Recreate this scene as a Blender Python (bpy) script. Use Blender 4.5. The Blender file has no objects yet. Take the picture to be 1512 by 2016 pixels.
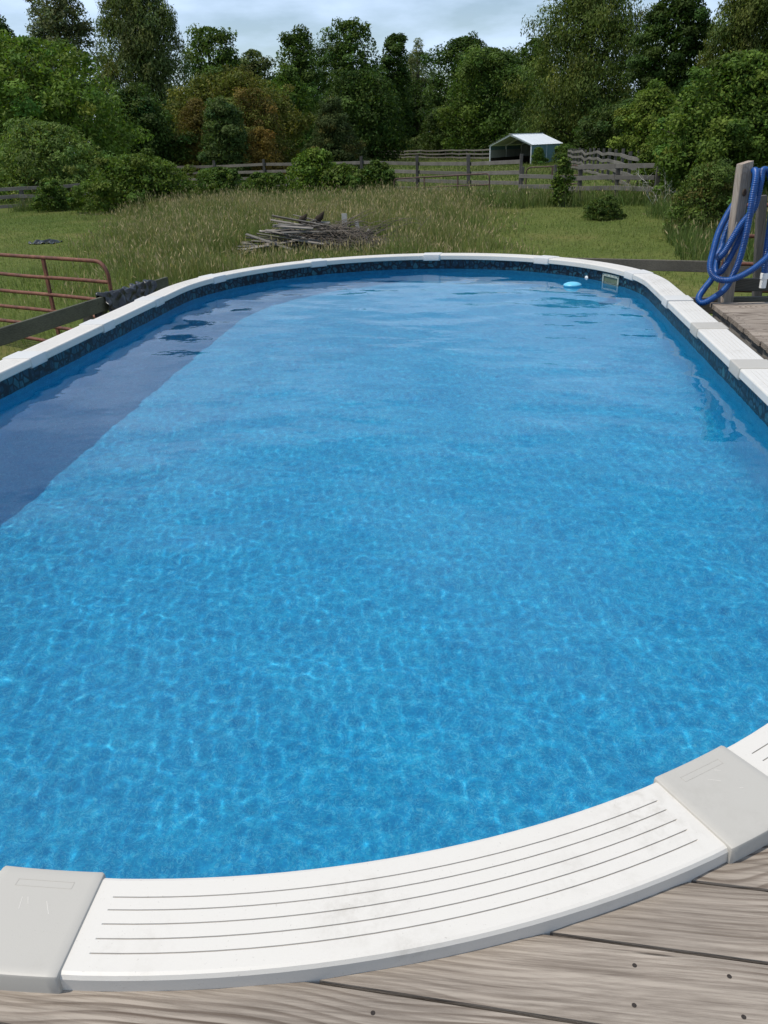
import bpy, math
import numpy as np
from mathutils import Matrix, Vector

sc = bpy.context.scene
COL = sc.collection
rng = np.random.default_rng(11)
R_ = math.radians

# ------------------------------------------------------------------ camera
RZ = 1.25                                   # height of the pool's top rails
CAMP = (0.8612, -5.5795, RZ + 1.2521)
PITCH, ROLL, YAW, FPX = 0.43379, -0.03812, 0.14473, 1560.0
cam = bpy.data.cameras.new('camera')
cam_o = bpy.data.objects.new('camera', cam)
COL.objects.link(cam_o)
sc.camera = cam_o
cam_o.matrix_world = (Matrix.Translation(CAMP) @ Matrix.Rotation(YAW, 4, 'Z')
                      @ Matrix.Rotation(math.pi / 2 - PITCH, 4, 'X') @ Matrix.Rotation(ROLL, 4, 'Z'))
cam.sensor_fit = 'VERTICAL'
cam.sensor_height = 36
cam.lens = FPX / 2016 * 36
cam.clip_end = 4000
CAMR = np.array(cam_o.matrix_world.to_3x3())

# ------------------------------------------------------------------ sky, sun, exposure
SUN_DIR = Vector((-0.95, -0.25, 0)).normalized()
SUN_EL = R_(62)
to_sun = Vector((SUN_DIR.x * math.cos(SUN_EL), SUN_DIR.y * math.cos(SUN_EL), math.sin(SUN_EL)))
world = bpy.data.worlds.new('World')
sc.world = world
world.use_nodes = True
wn, wl = world.node_tree.nodes, world.node_tree.links
sky = wn.new('ShaderNodeTexSky')
sky.sky_type = 'NISHITA'
sky.sun_disc = False
sky.sun_elevation = SUN_EL
sky.sun_rotation = math.atan2(to_sun.x, to_sun.y)
sky.air_density = 1.0
sky.dust_density = 0.6
bg = wn['Background']
bg.inputs[1].default_value = 0.15
geo = wn.new('ShaderNodeTexCoord')
sep = wn.new('ShaderNodeSeparateXYZ')
wl.new(geo.outputs['Generated'], sep.inputs[0])
zadd = wn.new('ShaderNodeMath'); zadd.operation = 'ADD'; zadd.inputs[1].default_value = 0.18
zmax = wn.new('ShaderNodeMath'); zmax.operation = 'MAXIMUM'; zmax.inputs[1].default_value = 0.05
wl.new(sep.outputs[2], zadd.inputs[0]); wl.new(zadd.outputs[0], zmax.inputs[0])
dx = wn.new('ShaderNodeMath'); dx.operation = 'DIVIDE'
dy = wn.new('ShaderNodeMath'); dy.operation = 'DIVIDE'
wl.new(sep.outputs[0], dx.inputs[0]); wl.new(zmax.outputs[0], dx.inputs[1])
wl.new(sep.outputs[1], dy.inputs[0]); wl.new(zmax.outputs[0], dy.inputs[1])
comb = wn.new('ShaderNodeCombineXYZ')
wl.new(dx.outputs[0], comb.inputs[0]); wl.new(dy.outputs[0], comb.inputs[1])
cn = wn.new('ShaderNodeTexNoise')
cn.inputs['Scale'].default_value = 1.3
cn.inputs['Detail'].default_value = 7
cn.inputs['Roughness'].default_value = 0.55
wl.new(comb.outputs[0], cn.inputs['Vector'])
cr = wn.new('ShaderNodeValToRGB')
cr.color_ramp.elements[0].position = 0.40; cr.color_ramp.elements[0].color = (0.06, 0.06, 0.06, 1)
cr.color_ramp.elements[1].position = 0.66; cr.color_ramp.elements[1].color = (0.9, 0.9, 0.9, 1)
wl.new(cn.outputs['Fac'], cr.inputs[0])
cmix = wn.new('ShaderNodeMix'); cmix.data_type = 'RGBA'
wl.new(cr.outputs[0], cmix.inputs[0])
wl.new(sky.outputs[0], cmix.inputs[6])
cmix.inputs[7].default_value = (6.3, 7.9, 10.3, 1)
wl.new(cmix.outputs[2], bg.inputs[0])

sun = bpy.data.lights.new('sun', 'SUN')
sun.energy = 4.6
sun.angle = R_(0.53)
sun.color = (1.0, 0.94, 0.84)
sun_o = bpy.data.objects.new('sun', sun)
COL.objects.link(sun_o)
sun_o.rotation_euler = to_sun.to_track_quat('Z', 'Y').to_euler()
sun.cycles.is_caustics_light = True          # sunlight refracted by the pool's ripples
sc.cycles.caustics_reflective = False
sc.cycles.caustics_refractive = True
sc.cycles.max_bounces = 10
sc.cycles.transparent_max_bounces = 12
vs = sc.view_settings
vs.view_transform = 'Standard'
vs.look = 'None'
vs.gamma = 1
vs.exposure = -0.30
vs.use_curve_mapping = False

# ------------------------------------------------------------------ helpers
def ray(px, py):
    d = CAMR @ np.array([(px - 756) / FPX, -(py - 1008) / FPX, -1.0])
    return d

def at(px, py, Y):
    d = ray(px, py)
    t = (Y - CAMP[1]) / d[1]
    return np.array(CAMP) + d * t

def onz(px, py, z):
    d = ray(px, py)
    return np.array(CAMP) + d * ((z - CAMP[2]) / d[2])

def smooth(t):
    t = np.clip(t, 0, 1)
    return t * t * (3 - 2 * t)

def ground_z(x, y):
    x = np.asarray(x, float); y = np.asarray(y, float)
    return 0.40 * smooth((y - 6) / 18) - 0.2 * smooth((y - 40) / 30) + 0.03 * np.sin(x * .35 + 1) * np.sin(y * .27) * smooth((y - 5) / 8)

def put(o, parent=None, label=None, cat=None, group=None, kind=None):
    if parent is not None:
        o.parent = parent
    if label: o['label'] = label
    if cat: o['category'] = cat
    if group: o['group'] = group
    if kind: o['kind'] = kind
    return o

def empty(name, loc, rz=0.0, **kw):
    o = bpy.data.objects.new(name, None)
    o.location = [float(a) for a in loc]
    o.rotation_euler = (0, 0, rz)
    COL.objects.link(o)
    return put(o, **kw)

def np_mesh(name, V, F, mat, smooth_shade=False, tint=None):
    """V (n,3), F (m,k) with one k -> mesh data"""
    V = np.ascontiguousarray(V, np.float32); F = np.ascontiguousarray(F, np.int32)
    me = bpy.data.meshes.new(name)
    m, k = F.shape
    me.vertices.add(len(V)); me.vertices.foreach_set('co', V.ravel())
    me.loops.add(m * k); me.loops.foreach_set('vertex_index', F.ravel())
    me.polygons.add(m)
    me.polygons.foreach_set('loop_start', np.arange(0, m * k, k, dtype=np.int32))
    me.polygons.foreach_set('loop_total', np.full(m, k, np.int32))
    if smooth_shade:
        me.polygons.foreach_set('use_smooth', np.ones(m, bool))
    me.update(calc_edges=True)
    if tint is not None:
        at_ = me.color_attributes.new('tint', 'FLOAT_COLOR', 'POINT')
        c = np.ones((len(V), 4), np.float32); c[:, :3] = tint
        at_.data.foreach_set('color', c.ravel())
    me.materials.append(mat)
    return me

def link(name, me, parent=None, loc=(0, 0, 0), rot=None, **kw):
    o = bpy.data.objects.new(name, me)
    o.location = [float(a) for a in loc]
    if rot is not None: o.rotation_euler = rot
    COL.objects.link(o)
    return put(o, parent, **kw)

class MB:
    def __init__(s): s.v = []; s.f = []
    def add(s, v, f):
        b = len(s.v)
        s.v += [tuple(map(float, a)) for a in v]
        s.f += [tuple(int(i) + b for i in q) for q in f]
        return s
    def hexa(s, c):            # 8 corners: bottom 4 (ccw), top 4
        return s.add(c, [(3, 2, 1, 0), (4, 5, 6, 7), (0, 1, 5, 4), (1, 2, 6, 5), (2, 3, 7, 6), (3, 0, 4, 7)])
    def beam(s, a, b, w, h, up=(0, 0, 1), j=0.0, bev=0.0):
        """a box running a -> b, w across, h along up, with slightly chamfered long edges"""
        a = np.array(a, float); b = np.array(b, float); d = b - a; d /= np.linalg.norm(d)
        up = np.array(up, float); sd = np.cross(d, up); sd /= np.linalg.norm(sd); up = np.cross(sd, d)
        if bev <= 0:
            c = []
            for z in (-1, 1):
                for (e, q) in ((a, -1), (b, -1), (b, 1), (a, 1)):
                    c.append(e + sd * q * w / 2 + up * z * h / 2)
            return s.hexa(c)
        pr = [(-w/2, -h/2+bev), (-w/2, h/2-bev), (-w/2+bev, h/2), (w/2-bev, h/2), (w/2, h/2-bev), (w/2, -h/2+bev), (w/2-bev, -h/2), (-w/2+bev, -h/2)]
        v = []
        for e, k in ((a + d * bev * 0, 1.0), (b, 1.0)):
            v += [e + sd * p * k + up * q * k for p, q in pr]
        f = [(i, (i + 1) % 8, 8 + (i + 1) % 8, 8 + i) for i in range(8)] + [tuple(range(7, -1, -1)), tuple(range(8, 16))]
        return s.add(v, f)
    def tube(s, pts, rad, n=8, cap=True):
        pts = np.array(pts, float); m = len(pts)
        rad = np.broadcast_to(np.asarray(rad, float), (m,))
        t = np.gradient(pts, axis=0); t /= np.linalg.norm(t, axis=1)[:, None] + 1e-12
        ref = np.array([0, 0, 1.0]) if abs(t[0][2]) < .9 else np.array([1.0, 0, 0])
        nrm = np.cross(t[0], ref); nrm /= np.linalg.norm(nrm)
        v = []
        ang = np.arange(n) * 2 * math.pi / n
        for i in range(m):
            nrm = nrm - t[i] * np.dot(nrm, t[i]); nrm /= np.linalg.norm(nrm) + 1e-12
            bi = np.cross(t[i], nrm)
            v.append(pts[i] + rad[i] * (np.cos(ang)[:, None] * nrm + np.sin(ang)[:, None] * bi))
        v = np.concatenate(v)
        f = [(i * n + k, i * n + (k + 1) % n, (i + 1) * n + (k + 1) % n, (i + 1) * n + k) for i in range(m - 1) for k in range(n)]
        if cap:
            f += [tuple(range(n - 1, -1, -1)), tuple(range((m - 1) * n, m * n))]
        return s.add(v, f)
    def lathe(s, prof, n=24, c=(0, 0, 0)):
        v = []
        for r, z in prof:
            for k in range(n):
                a = 2 * math.pi * k / n
                v.append((c[0] + r * math.cos(a), c[1] + r * math.sin(a), c[2] + z))
        m = len(prof)
        f = [(i * n + k, i * n + (k + 1) % n, (i + 1) * n + (k + 1) % n, (i + 1) * n + k) for i in range(m - 1) for k in range(n)]
        f += [tuple(range(n - 1, -1, -1)), tuple(range((m - 1) * n, m * n))]
        return s.add(v, f)
    def data(s, name, mat, smooth_shade=False, auto=None):
        me = bpy.data.meshes.new(name)
        me.from_pydata(s.v, [], s.f)
        me.materials.append(mat)
        if smooth_shade:
            me.polygons.foreach_set('use_smooth', [True] * len(me.polygons))
            if auto:
                me.set_sharp_from_angle(angle=R_(auto))
        me.update()
        return me
    def build(s, name, mat, parent=None, loc=(0, 0, 0), smooth_shade=False, auto=None, rot=None, **kw):
        return link(name, s.data(name, mat, smooth_shade, auto), parent, loc, rot, **kw)

def catmull(pts, n=8):
    p = np.array(pts, float)
    p = np.vstack([2 * p[0] - p[1], p, 2 * p[-1] - p[-2]])
    out = []
    for i in range(1, len(p) - 2):
        for k in range(n):
            t = k / n
            out.append(.5 * ((2 * p[i]) + (-p[i-1] + p[i+1]) * t + (2*p[i-1] - 5*p[i] + 4*p[i+1] - p[i+2]) * t*t + (-p[i-1] + 3*p[i] - 3*p[i+1] + p[i+2]) * t**3))
    out.append(p[-2])
    return np.array(out)

def resample(p, step):
    d = np.r_[0, np.cumsum(np.linalg.norm(np.diff(p, axis=0), axis=1))]
    s = np.arange(0, d[-1], step)
    return np.stack([np.interp(s, d, p[:, k]) for k in range(3)], 1)

# ------------------------------------------------------------------ materials
def new_mat(name):
    m = bpy.data.materials.new(name)
    m.use_nodes = True
    nt = m.node_tree
    return m, nt.nodes, nt.links, nt.nodes['Principled BSDF']

def ramp(nodes, stops):
    r = nodes.new('ShaderNodeValToRGB')
    e = r.color_ramp.elements
    while len(e) < len(stops): e.new(0.5)
    for k, (p, c) in enumerate(stops):
        e[k].position = p; e[k].color = (*c, 1) if len(c) == 3 else c
    return r

def noise(nodes, links, vec, scale, detail=4, rough=.55, dist=0.0):
    n = nodes.new('ShaderNodeTexNoise')
    n.inputs['Scale'].default_value = scale
    n.inputs['Detail'].default_value = detail
    n.inputs['Roughness'].default_value = rough
    n.inputs['Distortion'].default_value = dist
    if vec is not None: links.new(vec, n.inputs['Vector'])
    return n

def mapping(nodes, links, vec, scale=(1, 1, 1), loc=None):
    m = nodes.new('ShaderNodeMapping')
    m.inputs['Scale'].default_value = scale
    links.new(vec, m.inputs['Vector'])
    return m

def mixc(nodes, links, fac, a, b, mode='MIX'):
    m = nodes.new('ShaderNodeMix'); m.data_type = 'RGBA'; m.blend_type = mode
    for sock, val in ((0, fac), (6, a), (7, b)):
        if isinstance(val, (int, float)): m.inputs[sock].default_value = val
        elif isinstance(val, tuple): m.inputs[sock].default_value = (*val, 1)
        else: links.new(val, m.inputs[sock])
    return m.outputs[2]

def bump(nodes, links, h, strength, dist, bsdf):
    b = nodes.new('ShaderNodeBump')
    b.inputs['Strength'].default_value = strength
    b.inputs['Distance'].default_value = dist
    links.new(h, b.inputs['Height'])
    links.new(b.outputs[0], bsdf.inputs['Normal'])

def obj_coords(nodes, links):
    """object-space coordinates shifted by a random amount for each object"""
    tc = nodes.new('ShaderNodeTexCoord'); oi = nodes.new('ShaderNodeObjectInfo')
    mul = nodes.new('ShaderNodeMath'); mul.operation = 'MULTIPLY'; mul.inputs[1].default_value = 37.0
    links.new(oi.outputs['Random'], mul.inputs[0])
    add = nodes.new('ShaderNodeVectorMath'); add.operation = 'ADD'
    links.new(tc.outputs['Object'], add.inputs[0]); links.new(mul.outputs[0], add.inputs[1])
    return add.outputs[0], oi.outputs['Random']

def wood_mat(name, light, mid, dark, along='X', grain=1.0, rough=.85, ringscale=7.0, bumpd=.004, finek=1.0, ring=.014):
    """plain-sawn weathered board: growth rings cut lengthwise, fine checks, blotches"""
    m, n, l, b = new_mat(name)
    v, rnd = obj_coords(n, l)
    sp = n.new('ShaderNodeSeparateXYZ'); l.new(v, sp.inputs[0])
    tc = n.new('ShaderNodeTexCoord'); so_ = n.new('ShaderNodeSeparateXYZ'); l.new(tc.outputs['Object'], so_.inputs[0])
    ax = 'XYZ'.index(along); a1, a2 = [k for k in range(3) if k != ax]
    def math_(op, a, b_=None, c=None):
        q = n.new('ShaderNodeMath'); q.operation = op
        for k, val in enumerate((a, b_, c)):
            if val is None: continue
            if isinstance(val, (int, float)): q.inputs[k].default_value = val
            else: l.new(val, q.inputs[k])
        return q.outputs[0]
    cx = n.new('ShaderNodeCombineXYZ'); l.new(sp.outputs[ax], cx.inputs[0])
    n1 = noise(n, l, cx.outputs[0], .55 * grain, 2, .5); n2 = noise(n, l, cx.outputs[0], .9 * grain, 2, .5)
    off2 = n.new('ShaderNodeVectorMath'); off2.operation = 'ADD'; off2.inputs[1].default_value = (0, 7.3, 0); l.new(cx.outputs[0], off2.inputs[0]); l.new(off2.outputs[0], n2.inputs['Vector'])
    wv = noise(n, l, mapping(n, l, v, tuple(1.3 if k == ax else 11.0 for k in range(3))).outputs[0], 1.0, 3, .55)
    y0 = math_('MULTIPLY_ADD', n1.outputs['Fac'], .22, -.11)
    dd_ = math_('MULTIPLY_ADD', n2.outputs['Fac'], .50, -.25)
    yy = math_('ADD', so_.outputs[a1], y0); zz = math_('ADD', so_.outputs[a2], dd_)
    r2 = math_('ADD', math_('MULTIPLY', yy, yy), math_('MULTIPLY', zz, zz))
    rr = math_('ADD', math_('SQRT', r2), math_('MULTIPLY', wv.outputs['Fac'], .016))
    saw = math_('FRACT', math_('MULTIPLY', rr, 1.0 / ring))
    rings = ramp(n, [(0.0, (.6, .6, .6)), (.12, (.0, .0, .0)), (.55, (.12, .12, .12)), (.82, (.9, .9, .9)), (1.0, (1, 1, 1))])
    l.new(saw, rings.inputs[0])
    vis = noise(n, l, mapping(n, l, v, tuple(1.2 if k == ax else 5.0 for k in range(3))).outputs[0], 1.0, 2, .5)
    vr_ = ramp(n, [(.38, (.10, .10, .10)), (.60, (1, 1, 1))]); l.new(vis.outputs['Fac'], vr_.inputs[0])
    rf = math_('MULTIPLY', rings.outputs[0], vr_.outputs[0])
    fine = noise(n, l, mapping(n, l, v, tuple(3.0 if k == ax else 120.0 * finek for k in range(3))).outputs[0], 1.3, 5, .7, .2)
    fr = ramp(n, [(.42, (0, 0, 0)), (.70, (1, 1, 1))]); l.new(fine.outputs['Fac'], fr.inputs[0])
    blot = noise(n, l, v, 2.2, 3, .5)
    c1 = mixc(n, l, rf, light, mid)
    c2 = mixc(n, l, math_('MULTIPLY', fr.outputs[0], .68), c1, dark)
    br = ramp(n, [(.3, (.80, .79, .78)), (.7, (1.14, 1.12, 1.09))]); l.new(blot.outputs['Fac'], br.inputs[0])
    ck = noise(n, l, mapping(n, l, v, tuple(1.4 if k == ax else 42.0 for k in range(3))).outputs[0], 1.0, 3, .6)
    ckr = ramp(n, [(.70, (0, 0, 0)), (.735, (1, 1, 1))]); l.new(ck.outputs['Fac'], ckr.inputs[0])
    c2 = mixc(n, l, math_('MULTIPLY', ckr.outputs[0], .8), c2, tuple(q * .35 for q in dark))
    c3 = mixc(n, l, 1.0, c2, br.outputs[0], 'MULTIPLY')
    vr = n.new('ShaderNodeMapRange'); vr.inputs[3].default_value = .84; vr.inputs[4].default_value = 1.12
    l.new(rnd, vr.inputs[0])
    cc = n.new('ShaderNodeCombineColor')
    for k in range(3): l.new(vr.outputs[0], cc.inputs[k])
    l.new(mixc(n, l, 1.0, c3, cc.outputs[0], 'MULTIPLY'), b.inputs['Base Color'])
    b.inputs['Roughness'].default_value = rough
    b.inputs['Specular IOR Level'].default_value = .2
    hs = math_('ADD', math_('ADD', math_('MULTIPLY', rf, -.3), math_('MULTIPLY', fr.outputs[0], -.8)), math_('MULTIPLY', ckr.outputs[0], -1.5))
    bump(n, l, hs, .6, bumpd * .6, b)
    return m

def plain_mat(name, col, rough=.5, spec=.5, var=.12, scale=6.0, metal=0.0, bumpd=0.0):
    m, n, l, b = new_mat(name)
    v, rnd = obj_coords(n, l)
    nz = noise(n, l, v, scale, 5, .6)
    r = ramp(n, [(.3, tuple(c * (1 - var) for c in col)), (.7, tuple(min(1, c * (1 + var)) for c in col))])
    l.new(nz.outputs['Fac'], r.inputs[0]); l.new(r.outputs[0], b.inputs['Base Color'])
    b.inputs['Roughness'].default_value = rough
    b.inputs['Specular IOR Level'].default_value = spec
    b.inputs['Metallic'].default_value = metal
    if bumpd: bump(n, l, nz.outputs['Fac'], .6, bumpd, b)
    return m

def resin_mat(name, col, dirt):
    """moulded white resin with dirt in fine blotches"""
    m, n, l, b = new_mat(name)
    tc = n.new('ShaderNodeTexCoord'); v = tc.outputs['Object']
    a = noise(n, l, v, 3.1, 6, .62); r1 = ramp(n, [(.50, (0, 0, 0)), (.78, (1, 1, 1))]); l.new(a.outputs['Fac'], r1.inputs[0])
    f = noise(n, l, v, 38, 4, .7); r2 = ramp(n, [(.42, (0, 0, 0)), (.75, (1, 1, 1))]); l.new(f.outputs['Fac'], r2.inputs[0])
    mu = n.new('ShaderNodeMath'); mu.operation = 'MULTIPLY'; l.new(r1.outputs[0], mu.inputs[0]); l.new(r2.outputs[0], mu.inputs[1])
    mu2 = n.new('ShaderNodeMath'); mu2.operation = 'MULTIPLY'; mu2.inputs[1].default_value = dirt; l.new(mu.outputs[0], mu2.inputs[0])
    sp = noise(n, l, v, 230, 2, .5); r3 = ramp(n, [(.70, (0, 0, 0)), (.76, (1, 1, 1))]); l.new(sp.outputs['Fac'], r3.inputs[0])
    mu3 = n.new('ShaderNodeMath'); mu3.operation = 'MULTIPLY'; mu3.inputs[1].default_value = .35 * min(1, dirt * 2); l.new(r3.outputs[0], mu3.inputs[0])
    c = mixc(n, l, mu2.outputs[0], col, tuple(x * y for x, y in zip(col, (.50, .47, .42))))
    c = mixc(n, l, mu3.outputs[0], c, (.22, .2, .17))
    l.new(c, b.inputs['Base Color'])
    b.inputs['Roughness'].default_value = .48
    b.inputs['Specular IOR Level'].default_value = .35
    g = noise(n, l, v, 420, 3, .6)
    bump(n, l, g.outputs['Fac'], .25, .0006, b)
    return m

def leaf_mat(name, trans=.3, rough=.65):
    m, n, l, b = new_mat(name)
    a = n.new('ShaderNodeAttribute'); a.attribute_name = 'tint'
    l.new(a.outputs['Color'], b.inputs['Base Color'])
    b.inputs['Roughness'].default_value = rough
    b.inputs['Specular IOR Level'].default_value = .12
    t = n.new('ShaderNodeBsdfTranslucent')
    br = mixc(n, l, 1.0, a.outputs['Color'], (1.25, 1.35, .7), 'MULTIPLY')
    l.new(br, t.inputs['Color'])
    mx = n.new('ShaderNodeMixShader'); mx.inputs[0].default_value = trans
    l.new(b.outputs[0], mx.inputs[1]); l.new(t.outputs[0], mx.inputs[2])
    l.new(mx.outputs[0], n['Material Output'].inputs[0])
    return m

M = {}
M['deck'] = wood_mat('deck_wood', (.345, .298, .250), (.080, .054, .038), (.070, .050, .037), finek=.8, ring=.0125)
M['deck_side'] = wood_mat('deck_fascia_wood', (.15, .14, .13), (.11, .10, .09), (.06, .055, .05), along='Y')
M['post'] = wood_mat('post_wood', (.34, .285, .235), (.15, .105, .075), (.085, .06, .045), along='Z', grain=2.2, ring=.016)
M['greyboard'] = wood_mat('grey_board_wood', (.13, .12, .10), (.09, .08, .065), (.045, .042, .035))
M['fence'] = wood_mat('fence_wood', (.175, .165, .148), (.11, .104, .094), (.06, .056, .05), bumpd=.006)
M['fencepost'] = wood_mat('fence_post_wood', (.12, .11, .10), (.08, .075, .065), (.04, .038, .034), along='Z', bumpd=.006)
M['scrap'] = wood_mat('scrap_wood', (.30, .275, .245), (.20, .175, .145), (.08, .07, .06))
M['darkwood'] = plain_mat('rotten_wood', (.035, .026, .018), .9, .2, .4, 9, bumpd=.01)
M['twig'] = plain_mat('dry_twigs', (.13, .11, .09), .9, .2, .4, 7)
M['paleTwig'] = plain_mat('bleached_twigs', (.42, .40, .36), .9, .2, .2, 7)
M['bark'] = plain_mat('bark', (.07, .058, .045), .95, .1, .35, 5, bumpd=.02)
M['rail'] = resin_mat('white_resin', (.605, .57, .515), .7)
M['rail_dirty'] = resin_mat('white_resin_weathered', (.60, .575, .53), 1.3)
M['cap'] = resin_mat('grey_resin', (.425, .40, .355), .35)
M['groove_shade'] = plain_mat('shaded_groove_resin', (.33, .29, .25), .9, .1, .4, 40)  # darker colour on the groove bottoms stands in for the shade inside them
M['capw'] = resin_mat('pale_resin', (.56, .55, .525), .6)
M['white'] = plain_mat('white_plastic', (.78, .78, .76), .4, .5, .05, 12)
M['ivory'] = plain_mat('ivory_plastic', (.34, .36, .30), .45, .5, .10, 20)
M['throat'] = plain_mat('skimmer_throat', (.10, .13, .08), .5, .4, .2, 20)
M['metalwall'] = plain_mat('pool_wall_metal', (.55, .56, .55), .45, .5, .08, 3)
M['rust'] = None
M['hose'] = None
M['floater'] = plain_mat('pale_blue_plastic', (.13, .48, .66), .4, .5, .05, 20)
M['tarp'] = plain_mat('black_plastic_sheet', (.018, .019, .021), .32, .5, .25, 10)
M['screw'] = plain_mat('rusted_screw', (.03, .024, .02), .8, .3, .3, 60)
M['leaf'] = leaf_mat('leaves', .28)
M['needle'] = leaf_mat('needles', .12, .7)
M['blade'] = leaf_mat('grass_blades', .25, .55)

m, n, l, b = new_mat('rusty_pipe')
v, rnd = obj_coords(n, l)
a1 = noise(n, l, v, 5, 6, .65)
r1 = ramp(n, [(.30, (.065, .020, .011)), (.5, (.155, .050, .026)), (.72, (.235, .095, .050))])
l.new(a1.outputs['Fac'], r1.inputs[0])
a2 = noise(n, l, v, 45, 4, .7)
r2 = ramp(n, [(.35, (.6, .6, .6)), (.7, (1.2, 1.2, 1.2))]); l.new(a2.outputs['Fac'], r2.inputs[0])
l.new(mixc(n, l, 1.0, r1.outputs[0], r2.outputs[0], 'MULTIPLY'), b.inputs['Base Color'])
b.inputs['Roughness'].default_value = .72
bump(n, l, a2.outputs['Fac'], .5, .003, b)
M['rust'] = m
M['rust_dark'] = plain_mat('dark_rusty_pipe', (.075, .045, .035), .75, .4, .4, 8, bumpd=.003)

m, n, l, b = new_mat('blue_hose')
v, rnd = obj_coords(n, l)
a1 = noise(n, l, v, 9, 4, .6)
r1 = ramp(n, [(.3, (.002, .040, .17)), (.7, (.005, .075, .28))])
l.new(a1.outputs['Fac'], r1.inputs[0]); l.new(r1.outputs[0], b.inputs['Base Color'])
b.inputs['Roughness'].default_value = .38
M['hose'] = m

# pool liner: dark pebble print round the top, mottled blue print and painted caustic veins below
m, n, l, b = new_mat('pool_liner')
tc = n.new('ShaderNodeTexCoord'); ob = tc.outputs['Object']
sp = n.new('ShaderNodeSeparateXYZ'); l.new(ob, sp.inputs[0])
uv = n.new('ShaderNodeUVMap')
vor = n.new('ShaderNodeTexVoronoi'); vor.inputs['Scale'].default_value = 1.0; vor.inputs['Randomness'].default_value = .9
mpv = mapping(n, l, uv.outputs[0], (17.0, 15.0, 1)); l.new(mpv.outputs[0], vor.inputs['Vector'])
edg = n.new('ShaderNodeTexVoronoi'); edg.feature = 'DISTANCE_TO_EDGE'; edg.inputs['Scale'].default_value = 1.0; edg.inputs['Randomness'].default_value = .9
l.new(mpv.outputs[0], edg.inputs['Vector'])
stone = ramp(n, [(0.0, (.003, .010, .022)), (.35, (.006, .035, .065)), (.7, (.010, .060, .090)), (1.0, (.030, .115, .14))])
l.new(vor.outputs['Color'], stone.inputs[0])
hl = noise(n, l, mapping(n, l, uv.outputs[0], (40, 34, 1)).outputs[0], 1.0, 4, .6)
hlr = ramp(n, [(.52, (0, 0, 0)), (.72, (1, 1, 1))]); l.new(hl.outputs['Fac'], hlr.inputs[0])
hf = n.new('ShaderNodeMath'); hf.operation = 'MULTIPLY'; hf.inputs[1].default_value = .55; l.new(hlr.outputs[0], hf.inputs[0])
st2 = mixc(n, l, hf.outputs[0], stone.outputs[0], (.07, .20, .26))
er = ramp(n, [(.05, (0, 0, 0)), (.14, (1, 1, 1))]); l.new(edg.outputs[0], er.inputs[0])
peb = mixc(n, l, er.outputs[0], (.001, .004, .010), st2)
# mottled floor print; thin pale veins over it are painted caustic light
f1 = noise(n, l, ob, 75, 4, .7, .6)
f2 = noise(n, l, ob, 11, 3, .55, .5)
f3 = noise(n, l, ob, .7, 2, .5)
fl = ramp(n, [(.30, (.003, .200, .45)), (.48, (.006, .285, .56)), (.62, (.018, .40, .66)), (.76, (.08, .56, .74))])
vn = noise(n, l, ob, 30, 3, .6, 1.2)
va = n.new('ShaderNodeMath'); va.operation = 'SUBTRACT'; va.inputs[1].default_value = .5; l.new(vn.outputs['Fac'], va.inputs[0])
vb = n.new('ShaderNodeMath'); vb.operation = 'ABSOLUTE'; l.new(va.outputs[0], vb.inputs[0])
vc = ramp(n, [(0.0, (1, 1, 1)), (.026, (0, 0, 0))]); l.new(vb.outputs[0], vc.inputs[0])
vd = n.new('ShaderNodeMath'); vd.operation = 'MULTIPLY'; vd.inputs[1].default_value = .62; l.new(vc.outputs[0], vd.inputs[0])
sm = n.new('ShaderNodeMath'); sm.operation = 'MULTIPLY_ADD'; sm.inputs[1].default_value = .30
l.new(f2.outputs['Fac'], sm.inputs[0])
s2 = n.new('ShaderNodeMath'); s2.operation = 'MULTIPLY'; s2.inputs[1].default_value = .74
l.new(f1.outputs['Fac'], s2.inputs[0]); l.new(s2.outputs[0], sm.inputs[2])
l.new(sm.outputs[0], fl.inputs[0])
big = ramp(n, [(.3, (.86, .93, .95)), (.7, (1.15, 1.06, 1.03))]); l.new(f3.outputs['Fac'], big.inputs[0])
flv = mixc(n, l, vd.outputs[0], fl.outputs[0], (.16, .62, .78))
flc = mixc(n, l, 1.0, flv, big.outputs[0], 'MULTIPLY')
band = n.new('ShaderNodeMapRange'); band.inputs[1].default_value = 1.055; band.inputs[2].default_value = 1.07
wob = noise(n, l, mpv.outputs[0], 1.2, 2, .5)
wm = n.new('ShaderNodeMath'); wm.operation = 'MULTIPLY_ADD'; wm.inputs[1].default_value = .05
l.new(wob.outputs['Fac'], wm.inputs[0]); l.new(sp.outputs[2], wm.inputs[2]); l.new(wm.outputs[0], band.inputs[0])
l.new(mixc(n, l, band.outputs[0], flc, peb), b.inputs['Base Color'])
b.inputs['Roughness'].default_value = .45
b.inputs['Specular IOR Level'].default_value = .3
M['liner'] = m

m = bpy.data.materials.new('pool_water'); m.use_nodes = True
nt = m.node_tree; nt.nodes.clear()
o_ = nt.nodes.new('ShaderNodeOutputMaterial'); g_ = nt.nodes.new('ShaderNodeBsdfGlass')
g_.inputs['IOR'].default_value = 1.333; g_.inputs['Roughness'].default_value = 0.0
g_.inputs['Color'].default_value = (.97, .995, 1, 1)
tr_ = nt.nodes.new('ShaderNodeBsdfTransparent'); tr_.inputs['Color'].default_value = (.97, .995, 1, 1)
mx_ = nt.nodes.new('ShaderNodeMixShader'); mx_.inputs[0].default_value = .12
nt.links.new(g_.outputs[0], mx_.inputs[1]); nt.links.new(tr_.outputs[0], mx_.inputs[2]); nt.links.new(mx_.outputs[0], o_.inputs[0])
M['water'] = m

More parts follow.
